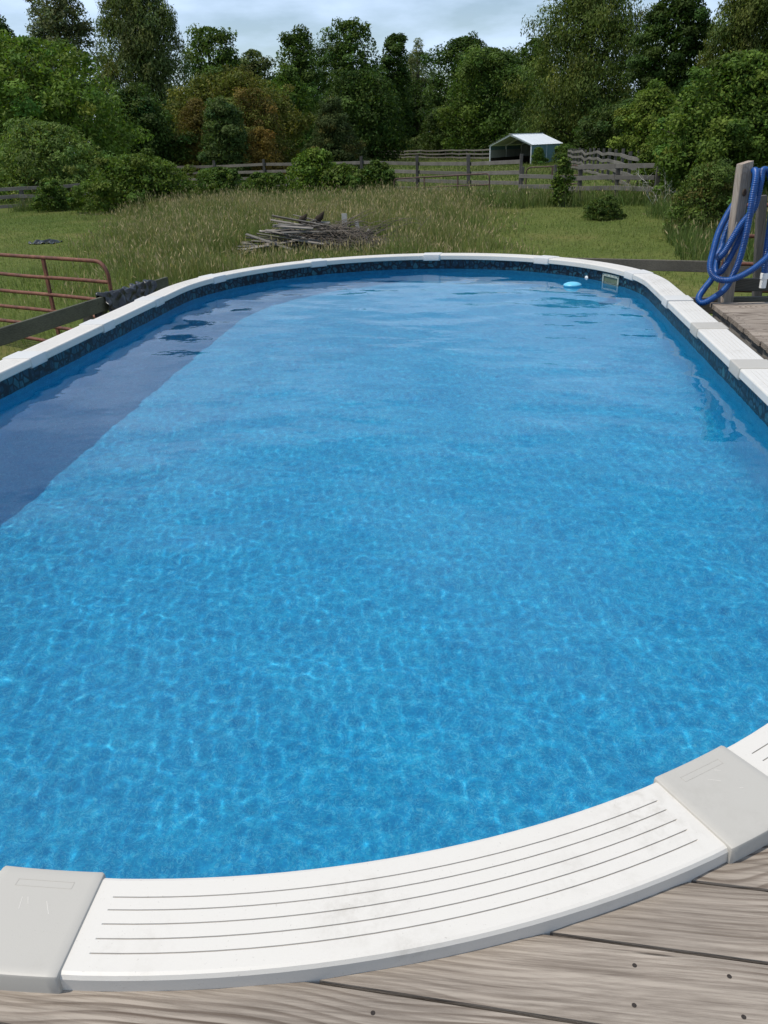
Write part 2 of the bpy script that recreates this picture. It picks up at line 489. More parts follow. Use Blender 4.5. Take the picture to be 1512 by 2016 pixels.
# ground
m, n, l, b = new_mat('meadow_ground')
tc = n.new('ShaderNodeTexCoord'); ob = tc.outputs['Object']
a1 = noise(n, l, ob, .35, 6, .6); a2 = noise(n, l, ob, 9, 5, .7); a3 = noise(n, l, ob, .06, 4, .5)
r1 = ramp(n, [(.30, (.060, .090, .018)), (.52, (.095, .120, .030)), (.72, (.150, .140, .050))]); l.new(a1.outputs['Fac'], r1.inputs[0])
r2 = ramp(n, [(.25, (.55, .55, .5)), (.75, (1.3, 1.28, 1.2))]); l.new(a2.outputs['Fac'], r2.inputs[0])
r3 = ramp(n, [(.35, (.85, .95, .8)), (.65, (1.15, 1.05, 1.1))]); l.new(a3.outputs['Fac'], r3.inputs[0])
c = mixc(n, l, 1.0, r1.outputs[0], r2.outputs[0], 'MULTIPLY'); c = mixc(n, l, 1.0, c, r3.outputs[0], 'MULTIPLY')
l.new(c, b.inputs['Base Color']); b.inputs['Roughness'].default_value = .95; b.inputs['Specular IOR Level'].default_value = .1
bump(n, l, a2.outputs['Fac'], .8, .05, b)
M['ground'] = m

# ------------------------------------------------------------------ ground
def axis(breaks):
    out = []
    for a, b_, s in breaks: out += list(np.arange(a, b_, s))
    return np.array(out + [breaks[-1][1]])
gx = axis([(-1500, -200, 130), (-200, -60, 14), (-60, 60, 1.5), (60, 200, 14), (200, 1500, 130)])
gy = axis([(-1500, -100, 140), (-100, -10, 15), (-10, 70, 1.5), (70, 200, 6), (200, 2000, 180)])
GX, GY = np.meshgrid(gx, gy)
GZ = ground_z(GX, GY)
ny, nx = GX.shape
idx = np.arange(nx * ny).reshape(ny, nx)
Q = np.stack([idx[:-1, :-1], idx[:-1, 1:], idx[1:, 1:], idx[1:, :-1]], -1).reshape(-1, 4)
link('ground', np_mesh('ground', np.stack([GX.ravel(), GY.ravel(), GZ.ravel()], 1), Q, M['ground'], True), kind='structure',
     label='grassy meadow ground around the pool and paddock')

# ------------------------------------------------------------------ pool
PR, PL = 2.29, 4.586                        # end radius and straight length at the rails' inner edge
HALF = PL / 2
ARC = math.pi * PR
TOT = 2 * PL + 2 * ARC
def pool_pt(t, off=0.0):
    """t metres along the inner edge (from the middle of the right side, anticlockwise) -> point and outward normal"""
    t = t % TOT
    if t <= HALF: p, nn = (PR, t), (1, 0)
    elif t <= HALF + ARC:
        a = (t - HALF) / PR; nn = (math.cos(a), math.sin(a)); p = (PR * nn[0], HALF + PR * nn[1])
    elif t <= HALF + ARC + PL: p, nn = (-PR, HALF - (t - HALF - ARC)), (-1, 0)
    elif t <= HALF + 2 * ARC + PL:
        a = math.pi + (t - HALF - ARC - PL) / PR; nn = (math.cos(a), math.sin(a)); p = (PR * nn[0], -HALF + PR * nn[1])
    else: p, nn = (PR, -HALF + (t - HALF - 2 * ARC - PL)), (1, 0)
    return np.array([p[0] + nn[0] * off, p[1] + nn[1] * off])
def t_right(y): return y % TOT
def t_far(a): return HALF + PR * R_(a)
def t_left(y): return HALF + ARC + (HALF - y)
def t_near(a): return HALF + ARC + PL + PR * R_(180 - a)      # a measured from +x towards -y

pool = empty('swimming_pool', (0, 0, 0), label='oval above-ground swimming pool with white rails and dark pebble-print liner', cat='pool')

WALLR = -0.02                                # liner stands just behind the rails' inner edge (offset outward)
rings = [(0.03, RZ - .02), (0.03, 1.13), (0.03, 1.0), (0.03, .6), (0.03, .2), (.0, .12), (-.08, .065), (-.20, .04)]
NT = 240
V = []; F = []; UV = []
for (o, z) in rings:
    for k in range(NT):
        p = pool_pt(TOT * k / NT, o); V.append((p[0], p[1], z))
for i in range(len(rings) - 1):
    for k in range(NT):
        F.append((i * NT + k, i * NT + (k + 1) % NT, (i + 1) * NT + (k + 1) % NT, (i + 1) * NT + k))
F.append(tuple(range((len(rings) - 1) * NT, len(rings) * NT)))
me = bpy.data.meshes.new('liner'); me.from_pydata(V, [], F); me.materials.append(M['liner'])
uvl = me.uv_layers.new(name='UVMap')
for p in me.polygons:
    if len(p.vertices) == 4:
        ks = [v % NT for v in p.vertices]
        wrap = max(ks) - min(ks) > 2
        for li, v in zip(p.loop_indices, p.vertices):
            k = v % NT
            if wrap and k == 0: k = NT
            uvl.data[li].uv = (TOT * k / NT, V[v][2])
me.polygons.foreach_set('use_smooth', [True] * (len(F) - 1) + [False])
me.set_sharp_from_angle(angle=R_(40))
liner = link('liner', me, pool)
liner.cycles.is_caustics_receiver = True

mb = MB()                                    # corrugated outer wall
N2 = 480
v = []
for z in (0.0, RZ - .06):
    for k in range(N2):
        p = pool_pt(TOT * k / N2, .10 + (.006 if k % 2 else 0)); v.append((p[0], p[1], z - .02 if z == 0 else z))
mb.add(v, [(k, (k + 1) % N2, N2 + (k + 1) % N2, N2 + k) for k in range(N2)])
mb.build('wall', M['metalwall'], pool)
mb = MB()                                    # metal track that carries the rails
v = []
for (o, z) in ((.012, RZ - .045), (.012, RZ - .018), (.185, RZ - .018), (.185, RZ - .045)):
    for k in range(NT):
        p = pool_pt(TOT * k / NT, o); v.append((p[0], p[1], z))
mb.add(v, [(i * NT + k, i * NT + (k + 1) % NT, ((i + 1) % 4) * NT + (k + 1) % NT, ((i + 1) % 4) * NT + k) for i in range(4) for k in range(NT)])
mb.build('wall_track', plain_mat('galvanised_track', (.30, .29, .27), .5, .5, .2, 14, .3), pool)

W = .2024
def rail_profile(groove):
    """(offset, z) round the section: inner lip, bevels, top with five grooves, outer lip"""
    top = RZ
    pr = [(.006, top - .056), (0.0, top - .050), (0.0, top - .009), (.004, top - .002), (.010, top)]
    for gpos in (.046, .073, .102, .131, .159):
        pr += [(gpos - .0012, top), (gpos - .0008, top - groove), (gpos + .0008, top - groove), (gpos + .0016, top)]
    pr += [(W - .010, top), (W - .004, top - .002), (W, top - .009), (W, top - .050), (W - .006, top - .056)]
    return pr
def sweep(ts, profs, name, mat, closed=True, sharp=35):
    mb = MB(); v = []; npf = len(profs[0])
    for t, pr in zip(ts, profs):
        for o, z in pr:
            p = pool_pt(t, o); v.append((p[0], p[1], z))
    f = []
    m_ = len(ts)
    for i in range(m_ - 1):
        for k in range(npf - 1):
            f.append((i * npf + k, (i + 1) * npf + k, (i + 1) * npf + k + 1, i * npf + k + 1))
        if closed: f.append((i * npf + npf - 1, (i + 1) * npf + npf - 1, (i + 1) * npf, i * npf))
    f += [tuple(range(npf)), tuple(range((m_ - 1) * npf + npf - 1, (m_ - 1) * npf - 1, -1))]
    mb.add(v, f)
    return mb.build(name, mat, pool, smooth_shade=True, auto=sharp)


caps = [t_right(.35), t_right(1.46), t_far(15.5), t_far(52.4), t_far(87.7), t_far(123), t_far(159), t_left(1.77), t_left(.67),
        t_left(-.45), t_left(-1.5), t_near(161), t_near(125), t_near(88.9), t_near(55), t_near(20), t_right(-1.8), t_right(-.73)]
caps = sorted(c % TOT for c in caps)
CH = .104
for i, c0 in enumerate(caps):
    c1 = caps[(i + 1) % len(caps)]
    if c1 < c0: c1 += TOT
    a, b_ = c0 + .012, c1 - .012
    if abs(c1 - t_right(1.46)) < 1e-6: b_ = c1 - CH - .035          # the loose joint by the deck
    g0, g1 = c0 + CH + .036, c1 - CH - .036
    ts = [a, g0 - .003, g0] + list(np.linspace(g0, g1, 22)[1:-1]) + [g1, g1 + .003, b_]
    pf = [rail_profile(0), rail_profile(0)] + [rail_profile(.0030)] * 22 + [rail_profile(0)] * 2
    right = (c0 < HALF or c0 > TOT - HALF - .4)
    ro = sweep(ts, pf, 'top_rail', M['rail_dirty'] if right else M['rail'], sharp=12)
    ro.data.materials.append(M['groove_shade'])
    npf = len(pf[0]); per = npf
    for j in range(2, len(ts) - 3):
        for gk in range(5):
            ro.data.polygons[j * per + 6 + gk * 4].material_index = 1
def cap_profile(e):
    top = RZ + .0055 - e
    i0, o0 = -.0065 + e, W + .0065 - e
    return [(i0 + .004, RZ - .066), (i0, RZ - .060), (i0, top - .006), (i0 + .0018, top - .0018), (i0 + .006, top), (i0 + .018, top),
            (o0 - .018, top), (o0 - .006, top), (o0 - .0018, top - .0018), (o0, top - .006), (o0, RZ - .060), (o0 - .004, RZ - .066)]
for c in caps:
    near = (t_near(130) < c < t_near(15)) or c < .5 or c > TOT - 2.0
    ts = [c - CH, c - CH + .0015, c - CH + .005] + list(np.linspace(c - CH + .02, c + CH - .02, 7)) + [c + CH - .005, c + CH - .0015, c + CH]
    pf = [cap_profile(.0052), cap_profile(.0018), cap_profile(0)] + [cap_profile(0)] * 7 + [cap_profile(0), cap_profile(.0018), cap_profile(.0052)]
    cap_o = sweep(ts, pf, 'rail_cap', M['cap'] if near else M['capw'], sharp=32)
    for cc_, marks in ((t_near(88.9), ((-.024, .072, .026, .25), (-.013, .066, .016, .5), (.030, .078, .030, .55))), (t_near(55), ((.028, .045, .012, .9), (.0, .062, .026, .85), (.030, .105, .008, 1.2)))):
        if abs(c - cc_ % TOT) < 1e-6:
            for (dt, of, ln, sl) in marks:           # pale scuffs in the grey plastic
                q0 = pool_pt(c + dt - ln * .5 * math.sin(sl), of - ln * .5 * math.cos(sl)); q1 = pool_pt(c + dt + ln * .5 * math.sin(sl), of + ln * .5 * math.cos(sl))
                mbm = MB(); mbm.beam((q0[0], q0[1], RZ + .0056), (q1[0], q1[1], RZ + .0056), .0009, .0004); mbm.build('scuff_mark', M['rail'], cap_o)
            ring4 = [(-.055, .022), (.055, .022), (.055, .036), (-.055, .036)]
            for q in range(4):                       # faint embossed frame by the inner edge
                a4, b4 = ring4[q], ring4[(q + 1) % 4]
                e0 = pool_pt(c + a4[0], a4[1]); e1 = pool_pt(c + b4[0], b4[1])
                mbm = MB(); mbm.beam((e0[0], e0[1], RZ + .0055), (e1[0], e1[1], RZ + .0055), .0012, .0009); mbm.build('embossed_line', M['cap'], cap_o)
    p0, p1 = pool_pt(c, .112), pool_pt(c, .185)
    pe = pool_pt(c + .06, .15) - pool_pt(c - .06, .15); pe /= np.linalg.norm(pe)
    mid = (p0 + p1) / 2
    mb = MB(); mb.beam((mid[0], mid[1], -.02), (mid[0], mid[1], RZ - .06), .14, .073, up=(*(p1 - p0) / np.linalg.norm(p1 - p0), 0), bev=.008)
    mb.build('upright', M['white'], pool)

# skimmer mouth and return fitting on the far right wall
def wall_frame(t):
    p = pool_pt(t, .03); q = pool_pt(t + .01, .03) - pool_pt(t - .01, .03); q /= np.linalg.norm(q)
    inn = pool_pt(t, -.2) - p; inn /= np.linalg.norm(inn)
    return np.array([p[0], p[1], 0]), np.array([q[0], q[1], 0]), np.array([inn[0], inn[1], 0])
p, q, inn = wall_frame(t_far(25.5))
sk = MB()
zt, zb, hw = 1.178, 1.02, .152
def plate(mb, x0, x1, z0, z1, d0, d1):
    c = []
    for z in (z0, z1):
        for (x, d) in ((x0, d0), (x1, d0), (x1, d1), (x0, d1)):
            c.append(p + q * x + inn * d + np.array([0, 0, z]))
    return mb.hexa(c)
plate(sk, -hw, hw, 1.15, zt, -.01, .016)
plate(sk, -hw, hw, zb - .03, zb, -.01, .016)
plate(sk, -hw, -hw + .022, zb, 1.15, -.01, .016)
plate(sk, hw - .022, hw, zb, 1.15, -.01, .016)
sko = sk.build('skimmer_frame', M['ivory'], pool)
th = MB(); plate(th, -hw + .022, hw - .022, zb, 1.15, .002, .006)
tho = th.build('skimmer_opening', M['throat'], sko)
wf = MB(); plate(wf, -hw + .03, hw - .03, 1.075, 1.085, .008, .014)
wf.build('weir_flap', M['white'], sko)
for k in range(5):
    s_ = MB(); x = -hw + .02 + k * (2 * hw - .04) / 4
    plate(s_, x - .005, x + .004, 1.160, 1.168, .016, .018); s_.build('screw', M['screw'], sko)
for o in (sko, tho): o.cycles.is_caustics_receiver = True
p, q, inn = wall_frame(t_far(36))
rf = MB()
rf.lathe([(.0, .0), (.026, .0), (.026, .005), (.018, .009), (.009, .010), (.0, .010)], 20)
ro = rf.build('return_fitting', M['white'], pool, smooth_shade=True, auto=40)
ro.matrix_local = Matrix.Translation(Vector(p + inn * .002 + np.array([0, 0, 1.088]))) @ Vector(inn).to_track_quat('Z', 'Y').to_matrix().to_4x4()

# ------------------------------------------------------------------ water
WZ = 1.092
STEP = .0118
xs = np.arange(-2.34, 2.341, STEP); ys = np.arange(-4.63, 4.631, STEP)
X, Y = np.meshgrid(xs, ys)
# keep the rim of the sheet on the liner
ya = np.sign(Y) * np.maximum(np.abs(Y) - HALF, 0)
rad = np.hypot(X, ya)
RW = PR + .031
over = rad > RW
k_ = np.where(over, RW / np.maximum(rad, 1e-6), 1)
inside = rad < RW + STEP * 1.5
X2 = X * k_; Y2 = (Y - ya) + ya * k_
Z = np.zeros_like(X2)
wr = np.random.default_rng(5)
for k in range(34):                          # slow swells, crests mostly across the pool
    lam = .20 * (4.5 ** wr.random()); a = wr.normal(1.40, .55); kk = 2 * math.pi / lam
    Z += (.0060 * lam / 34 ** .5 / 2) * np.sin(kk * (X2 * math.cos(a) + Y2 * math.sin(a)) + wr.random() * 6.28)
amp = .55 + .45 * np.sin(X2 * 1.1 + .6 * Y2 + 1) * np.sin(Y2 * .8 - .5 * X2)
S = np.zeros_like(X2)
for k in range(60):                          # fine chop
    lam = .042 * (3.4 ** wr.random()); a = wr.random() * 2 * math.pi; kk = 2 * math.pi / lam
    S += (.0050 * lam / 60 ** .5 / 2) * np.sin(kk * (X2 * math.cos(a) + Y2 * math.sin(a)) + wr.random() * 6.28)
Z += S * (.75 + .35 * amp) * np.clip(1.15 - (Y2 + 4.6) / 11.0, .45, 1)
ny, nx = X2.shape
idx = np.arange(nx * ny).reshape(ny, nx)
Q = np.stack([idx[:-1, :-1], idx[:-1, 1:], idx[1:, 1:], idx[1:, :-1]], -1).reshape(-1, 4)
Q = Q[(~over.ravel())[Q].any(1)]
used = np.unique(Q); remap = np.full(nx * ny, -1); remap[used] = np.arange(len(used))
VV = np.stack([X2.ravel(), Y2.ravel(), WZ + Z.ravel()], 1)[used]
water = link('water', np_mesh('water', VV, remap[Q], M['water'], True), kind='structure', label='clear rippled pool water')
water.cycles.is_caustics_caster = True

fl = MB()
fl.lathe([(.0, -.05), (.05, -.045), (.075, -.01), (.092, .004), (.095, .012), (.088, .022), (.06, .034), (.03, .040), (.0, .041)], 28)
fp = onz(1127, 563, WZ)
fl.build('chemical_floater', M['floater'], None, (fp[0], fp[1], WZ), smooth_shade=True, auto=60,
         label='pale blue round chemical floater drifting on the water near the skimmer', cat='floater')

# ------------------------------------------------------------------ near deck
DZ = RZ - .036
deck = empty('pool_deck', (0, 0, 0), label='weathered plank deck at the near end of the pool', cat='deck')
dirv = np.array([math.cos(R_(-3.0)), math.sin(R_(-3.0))]); nrmv = np.array([-dirv[1], dirv[0]])
RO = PR + W + .001
org = np.array([1.0, -4.586])                # a point on one of the gaps
BW, GAP = .153, .0075
def edge_start(v, side):
    """distance along the board at which the line at offset v from org leaves the rail's outline"""
    best = None
    for s in np.arange(-6, 9, .004) if side > 0 else np.arange(9, -6, -.004):
        pt = org + dirv * s + nrmv * v
        d = math.hypot(pt[0], max(abs(pt[1]) - HALF, 0))
        if d < RO: best = s
    return best
def cut_board(v0, s_out, side, thick=.036):
    """one board from the rail's curve to s_out"""
    vsn = np.linspace(v0 + GAP / 2, v0 + BW - GAP / 2, 9)
    rows = []
    for vv in vsn:
        s0 = edge_start(vv, side)
        if s0 is None: s0 = -side * 3.2 if side > 0 else 3.2
        rows.append((vv, s0))
    return rows
def board_obj(rows, s_out, side):
    mb = MB(); nv = len(rows); ns = 10
    v = []; bev = .004
    for z in (0, -.036):
        for j, (vv, s0) in enumerate(rows):
            zz = z - (bev * .8 if (z == 0 and j in (0, nv - 1)) else 0)
            for i in range(ns + 1):
                s = s0 + (s_out - s0) * i / ns
                pt = org + dirv * s + nrmv * vv
                v.append((pt[0], pt[1], DZ + zz))
    f = []; W1 = ns + 1; T = nv * W1
    for j in range(nv - 1):
        for i in range(ns):
            a = j * W1 + i
            q1 = (a, a + 1, a + W1 + 1, a + W1)
            f.append(q1 if side > 0 else q1[::-1]); f.append(tuple(T + x for x in (q1[::-1] if side > 0 else q1)))
    for i in range(ns):
        a = i; f.append((T + a, T + a + 1, a + 1, a)); a = (nv - 1) * W1 + i; f.append((a, a + 1, T + a + 1, T + a))
    for j in range(nv - 1):
        a = j * W1; f.append((a, a + W1, T + a + W1, T + a)); a += ns; f.append((T + a, T + a + W1, a + W1, a))
    c = np.mean(np.array(v), axis=0)
    me_v = [tuple(np.array(x) - c) for x in v]
    mb.add(me_v, f)
    bo = mb.build('deck_board', M['deck'], deck, c)
    return bo
screw_me = MB().lathe([(.0, -.004), (.0040, -.004), (.0040, .0005), (.0025, .0008), (.0, .0002)], 10).data('screw', M['screw'])
def screws(bo, v0, s_lo, s_hi):
    for s in list(np.arange(-4.4, -.9, .41)) + [-.73, -.51, -.30, -.05, .13, .285] + list(np.arange(.69, 4, .41)):
        if s_lo + .05 < s < s_hi - .05:
            for fr in ((.27, .74) if abs(s - .285) < .3 or s < -.2 else (.5 + rng.normal(0, .2),)):
                pt = org + dirv * (s + rng.normal(0, .006)) + nrmv * (v0 + BW * fr + rng.normal(0, .004))
                link('screw', screw_me, bo, np.array([pt[0], pt[1], DZ]) - np.array(bo.location))
for k in range(-14, 8):
    v0 = k * BW
    for side in (1, -1):
        rows = cut_board(v0, 0, side)
        outs = 4.1 if side > 0 else -4.6
        starts = [r[1] for r in rows]
        full = all(edge_start(r[0], 1) is None for r in rows)
        if full:
            if side < 0: continue
            rows = [(r[0], -4.6) for r in rows]
        else:
            # rows that miss the pool start where the last row that meets it does
            hit = [edge_start(r[0], side) for r in rows]
            if any(h is None for h in hit):
                mid_s = float(np.dot(np.array([0, -HALF]) - org, dirv))
                if side > 0: rows = [(r[0], h if h is not None else mid_s + .002) for r, h in zip(rows, hit)]
                else: rows = [(r[0], h if h is not None else mid_s - .002) for r, h in zip(rows, hit)]
        bo = board_obj(rows, outs, side)
        lo, hi = (max(r[1] for r in rows), outs) if side > 0 else (outs, min(r[1] for r in rows))
        if -4 <= k <= 3: screws(bo, v0, lo, hi)
# joists under the near boards
for s in np.arange(-4.2, 4.1, .405):
    mb = MB()
    v1 = -13.9 * BW
    lim = [vv for vv in np.arange(v1, 8 * BW, .02) if math.hypot(*( [(org + dirv * s + nrmv * vv)[0], max(abs((org + dirv * s + nrmv * vv)[1]) - HALF, 0)])) > RO + .05]
    v2 = max(lim)
    a = org + dirv * s + nrmv * v1; b_ = org + dirv * s + nrmv * v2
    mb.beam((a[0], a[1], DZ - .11), (b_[0], b_[1], DZ - .11), .04, .14)
    mb.build('joist', M['deck_side'], deck)

# ------------------------------------------------------------------ side deck on the right
sdeck = empty('side_deck', (0, 0, 0), label='raised grey plank deck along the pool behind the blue hose post', cat='deck')
SDZ = RZ - .035
yb = -3.0
kb = 0
while yb < 1.42:
    x0 = 2.655 + .003 * (kb % 3) + rng.normal(0, .003) - .012 * (1.4 - yb) / 2
    mb = MB()
    nsx = 8; v = []
    L_ = 3.4
    mb.beam((-L_ / 2, 0, -.018), (L_ / 2, 0, -.018), .136, .036, bev=.005)
    bo = mb.build('deck_board', M['deck'], sdeck, (x0 + L_ / 2, yb + .07, SDZ + rng.normal(0, .0012)))
    bo.rotation_euler = (0, 0, rng.normal(0, .002))
    for sx in (.05, .45, .85, 1.25):
        for fy in (-.035, .035):
            link('screw', screw_me, bo, (-L_ / 2 + sx, fy, 0))
    yb += .1435; kb += 1
mb = MB(); mb.beam((2.688, -3.05, SDZ - .14), (2.705, 1.44, SDZ - .14), .04, .20, bev=.004); mb.build('fascia', wood_mat('fascia_wood', (.26, .245, .225), (.19, .175, .16), (.10, .09, .08), along='Y'), sdeck)
mb = MB(); mb.beam((2.52, 1.70, SDZ - .072), (6.1, 1.70, SDZ - .072), .045, .14, bev=.005); mb.build('rim_board', M['greyboard'], sdeck)
for (px_, py_) in ((2.74, -2.9), (2.74, -.8), (2.74, 1.3), (6.0, -2.9), (6.0, 1.3)):
    mb = MB(); mb.beam((px_ + .05, py_, -.05), (px_ + .05, py_, SDZ - .05), .09, .09, up=(0, 1, 0), bev=.006); mb.build('support_post', M['deck_side'], sdeck)

# ------------------------------------------------------------------ hose post with rail board
hp = empty('hose_post', (2.815, 1.6, SDZ), label='knotty brown wooden post at the corner of the side deck, hung with blue hose', cat='post')
mb = MB()
zs = np.linspace(-.25, 1.06, 30); w0 = .047
pr = [(-1, -.86), (-1, .86), (-.86, 1), (.86, 1), (1, .86), (1, -.86), (.86, -1), (-.86, -1)]
v = []
for k, z in enumerate(zs):
    s = w0 * (1 + .02 * math.sin(z * 7) + .015 * math.sin(z * 19 + 2))
    zz = z
    for (a, b_) in pr: v.append((a * s, b_ * s, zz + (.012 * a if k == len(zs) - 1 else 0)))
f = [(i * 8 + k, i * 8 + (k + 1) % 8, (i + 1) * 8 + (k + 1) % 8, (i + 1) * 8 + k) for i in range(29) for k in range(8)]
f = [q[::-1] for q in f] + [tuple(range(8)), tuple(range(29 * 8 + 7, 29 * 8 - 1, -1))]
mb.add(v, f); mb.build('shaft', M['post'], hp, rot=(0, 0, R_(14)))
mb = MB()
mb.lathe([(.0, 0), (.017, .0), (.016, .004), (.010, .0055), (.0, .004)], 16)
kn = mb.build('knot', plain_mat('knot_wood', (.07, .045, .03), .8, .3, .5, 60), hp, (.012, -.0545, .84), smooth_shade=True)
kn.rotation_euler = (R_(90), 0, R_(14)); kn.scale = (1, 1.75, 1)
mb = MB(); mb.beam((-.012, -.056, .62), (-.028, -.056, .52), .006, .006); mb.build('splinter', M['paleTwig'], hp)
mb = MB(); mb.tube([(.03, -.02, .99), (.14, -.05, .995), (.26, -.05, .99), (.30, -.05, 1.03)], .010, 8); mb.build('hook', M['rust_dark'], hp)
mb = MB(); mb.beam((.075, .08, .10), (2.9, .12, .10), .038, .105, bev=.005); mb.build('rail_board', M['greyboard'], hp)

# long grey board behind the pool, on its own stakes
bf = empty('board_rail', (2.7, 4.4, 0), label='single grey plank rail running behind the far right rim of the pool', cat='fence')
A = onz(1090, 507, 1.165); B_ = onz(1512, 517, 1.165)
dr = (B_ - A) / np.linalg.norm(B_ - A)
A2 = A - dr * .25; B2 = B_ + dr * 1.2
mb = MB(); o0 = np.array([2.7, 4.4, 0]); mb.beam(A2 - o0 - (0, 0, .06), B2 - o0 - (0, 0, .06), .036, .125, bev=.005); mb.build('plank', M['greyboard'], bf)
for s in (.12, .58, .97):
    pt = A2 + (B2 - A2) * s + np.cross(dr, (0, 0, 1)) * -.07
    mb = MB(); mb.beam((pt[0] - 2.7, pt[1] - 4.4, -.1), (pt[0] - 2.7, pt[1] - 4.4, 1.13), .08, .08, up=(0, 1, 0), bev=.006); mb.build('stake', M['fencepost'], bf)
# dark leaning post beyond the hose
pa = at(1500, 385, 2.5); pb = at(1491, 562, 2.5)
mb = MB(); dpt = (pb - pa) / np.linalg.norm(pb - pa); base = pa + dpt * ((pa[2] + .05) / -dpt[2])
mb.beam(pa - base, np.zeros(3), .075, .075, up=(0, 1, 0), bev=.006)
mb.build('dark_post', M['fencepost'], None, base, label='dark leaning wooden post behind the hanging hose at the frame edge', cat='post')

# ------------------------------------------------------------------ left plank rail, tarp, gate
lf = empty('side_plank_rail', (-3.4, 1.5, 0), label='mossy dark plank rail along the left side of the pool', cat='fence')
o0 = np.array([-3.4, 1.5, 0])
A = onz(0, 646, 1.12); B_ = onz(204, 583, 1.12); dr = (B_ - A) / np.linalg.norm(B_ - A)
A2 = A - dr * 1.2; B2 = B_ + dr * 1.35
mb = MB(); mb.beam(A2 - o0 - (0, 0, .075), B2 - o0 - (0, 0, .075), .036, .15, bev=.004)
mb.build('plank', wood_mat('mossy_plank', (.10, .105, .075), (.07, .07, .05), (.035, .035, .028), along='Y'), lf)
for s in (.1, .62, .93):
    pt = A2 + (B2 - A2) * s + np.cross(dr, (0, 0, 1)) * -.07
    mb = MB(); mb.beam((pt[0] + 3.4, pt[1] - 1.5, -.1), (pt[0] + 3.4, pt[1] - 1.5, 1.06), .08, .08, up=(0, 1, 0), bev=.006); mb.build('stake', M['fencepost'], lf)
# black plastic sheet over the plank
TS, TU = 90, 50
tr = np.random.default_rng(3)
t0 = B_ - dr * .05; Lt = 1.05
perp = np.cross(dr, (0, 0, 1.0))                 # towards the pool
fold = [(tr.random() * 6.28, tr.uniform(8, 60), tr.uniform(-9, 9), tr.uniform(.003, .010)) for _ in range(22)]
V = []
for i in range(TS):
    for j in range(TU):
        s = i / (TS - 1) * Lt; u = (j / (TU - 1) - .5) * 2          # u: -1 field side .. 1 pool side
        h = abs(u)
        if h < .13: off = u / .13 * .035; z = 1.131
        else:
            off = math.copysign(.035 + .05 * (h - .13), u); z = 1.131 - (h - .13) * .24
        wv = sum(a * math.sin(ph + fs * s + fu * u * 2) for ph, fs, fu, a in fold)
        edge = .03 * math.sin(s * 9 + 2 * u) * h
        V.append(t0 + dr * (s + .02 * math.sin(7 * u)) + perp * (off + math.copysign(max(0, wv) * (.4 + h), u)) + np.array([0, 0, z - t0[2] + edge + wv * .7 * (1 if h < .3 else .3)]) - t0)
V = np.array(V)
idx = np.arange(TS * TU).reshape(TS, TU)
Q = np.stack([idx[:-1, :-1], idx[:-1, 1:], idx[1:, 1:], idx[1:, :-1]], -1).reshape(-1, 4)
to = link('plastic_sheet', np_mesh('plastic_sheet', V, Q, M['tarp'], True), None, t0, label='crumpled black plastic sheet draped over the plank rail beside the rusty gate', cat='sheet')
sm_ = to.modifiers.new('thickness', 'SOLIDIFY'); sm_.thickness = .003

def pipe_gate(name, label, A, B_, zt, zb, nbar, r, mat, ups=(.5,), corner=.16, dz=0.0, group=None, round_far=True):
    """tube gate from A to B_ (xy), top bar at zt, bottom bar at zb, rounded upper corners"""
    A = np.array(A[:2]); B_ = np.array(B_[:2]); Lg = np.linalg.norm(B_ - A); d = (B_ - A) / Lg
    g = empty(name, (A[0], A[1], 0), label=label, cat='gate', group=group)
    P3 = lambda s, z: (d[0] * s, d[1] * s, z + dz * s / Lg)
    c = corner
    fr = [P3(0, zb)] + [P3(0, z) for z in np.linspace(zb + .1, zt - c, 6)] + [P3(c * (1 - math.cos(a)), zt - c + c * math.sin(a)) for a in np.linspace(.2, math.pi / 2, 7)]
    fr += [P3(s, zt) for s in np.linspace(c + .1, Lg - c - .1, 8)]
    fr += [P3(Lg - c + c * math.sin(a), zt - c + c * math.cos(a)) for a in np.linspace(0, math.pi / 2 - .2, 7)] + [P3(Lg, z) for z in np.linspace(zt - c, zb, 7)]
    MB().tube(fr, r, 10).build('frame', mat, g, smooth_shade=True, auto=50)
    for k in range(1, nbar):
        z = zt + (zb - zt) * (k / (nbar - 1)) ** .93
        pts = [P3(s, z + .006 * math.sin(s * 2.3 + k)) for s in np.linspace(0, Lg, 14)]
        MB().tube(pts, r * .95, 10).build('bar', mat, g, smooth_shade=True, auto=50)
    for s in ups:
        mb = MB(); mb.beam(P3(s * Lg, zb - .02), P3(s * Lg, zt), .062 if r > .02 else .05, .03, up=(-d[1], d[0], 0), bev=.004); mb.build('brace', mat, g)
    return g
ga = np.array([-5.9, 5.04]); gb = np.array([-4.02, 4.13])
gd = (gb - ga) / np.linalg.norm(gb - ga)
pipe_gate('pipe_gate', 'rusty red-brown pipe gate with a rounded corner beside the plank rail', ga - gd * 1.2, gb + gd * .14, 1.31, .18, 6, .025, M['rust'], ups=(.01 + (1.2 + .93) / 3.43,), corner=.2)
g2a = at(1437, 430, 3.3); g2b = at(1600, 430, 3.0)
pipe_gate('pipe_gate', 'rusty pipe gate standing behind the knotty hose post', g2a, g2b + np.array([1.2, 0, 0]), at(1440, 405, 3.3)[2], 1.0, 4, .02, M['rust'], ups=(.6,), corner=.14)

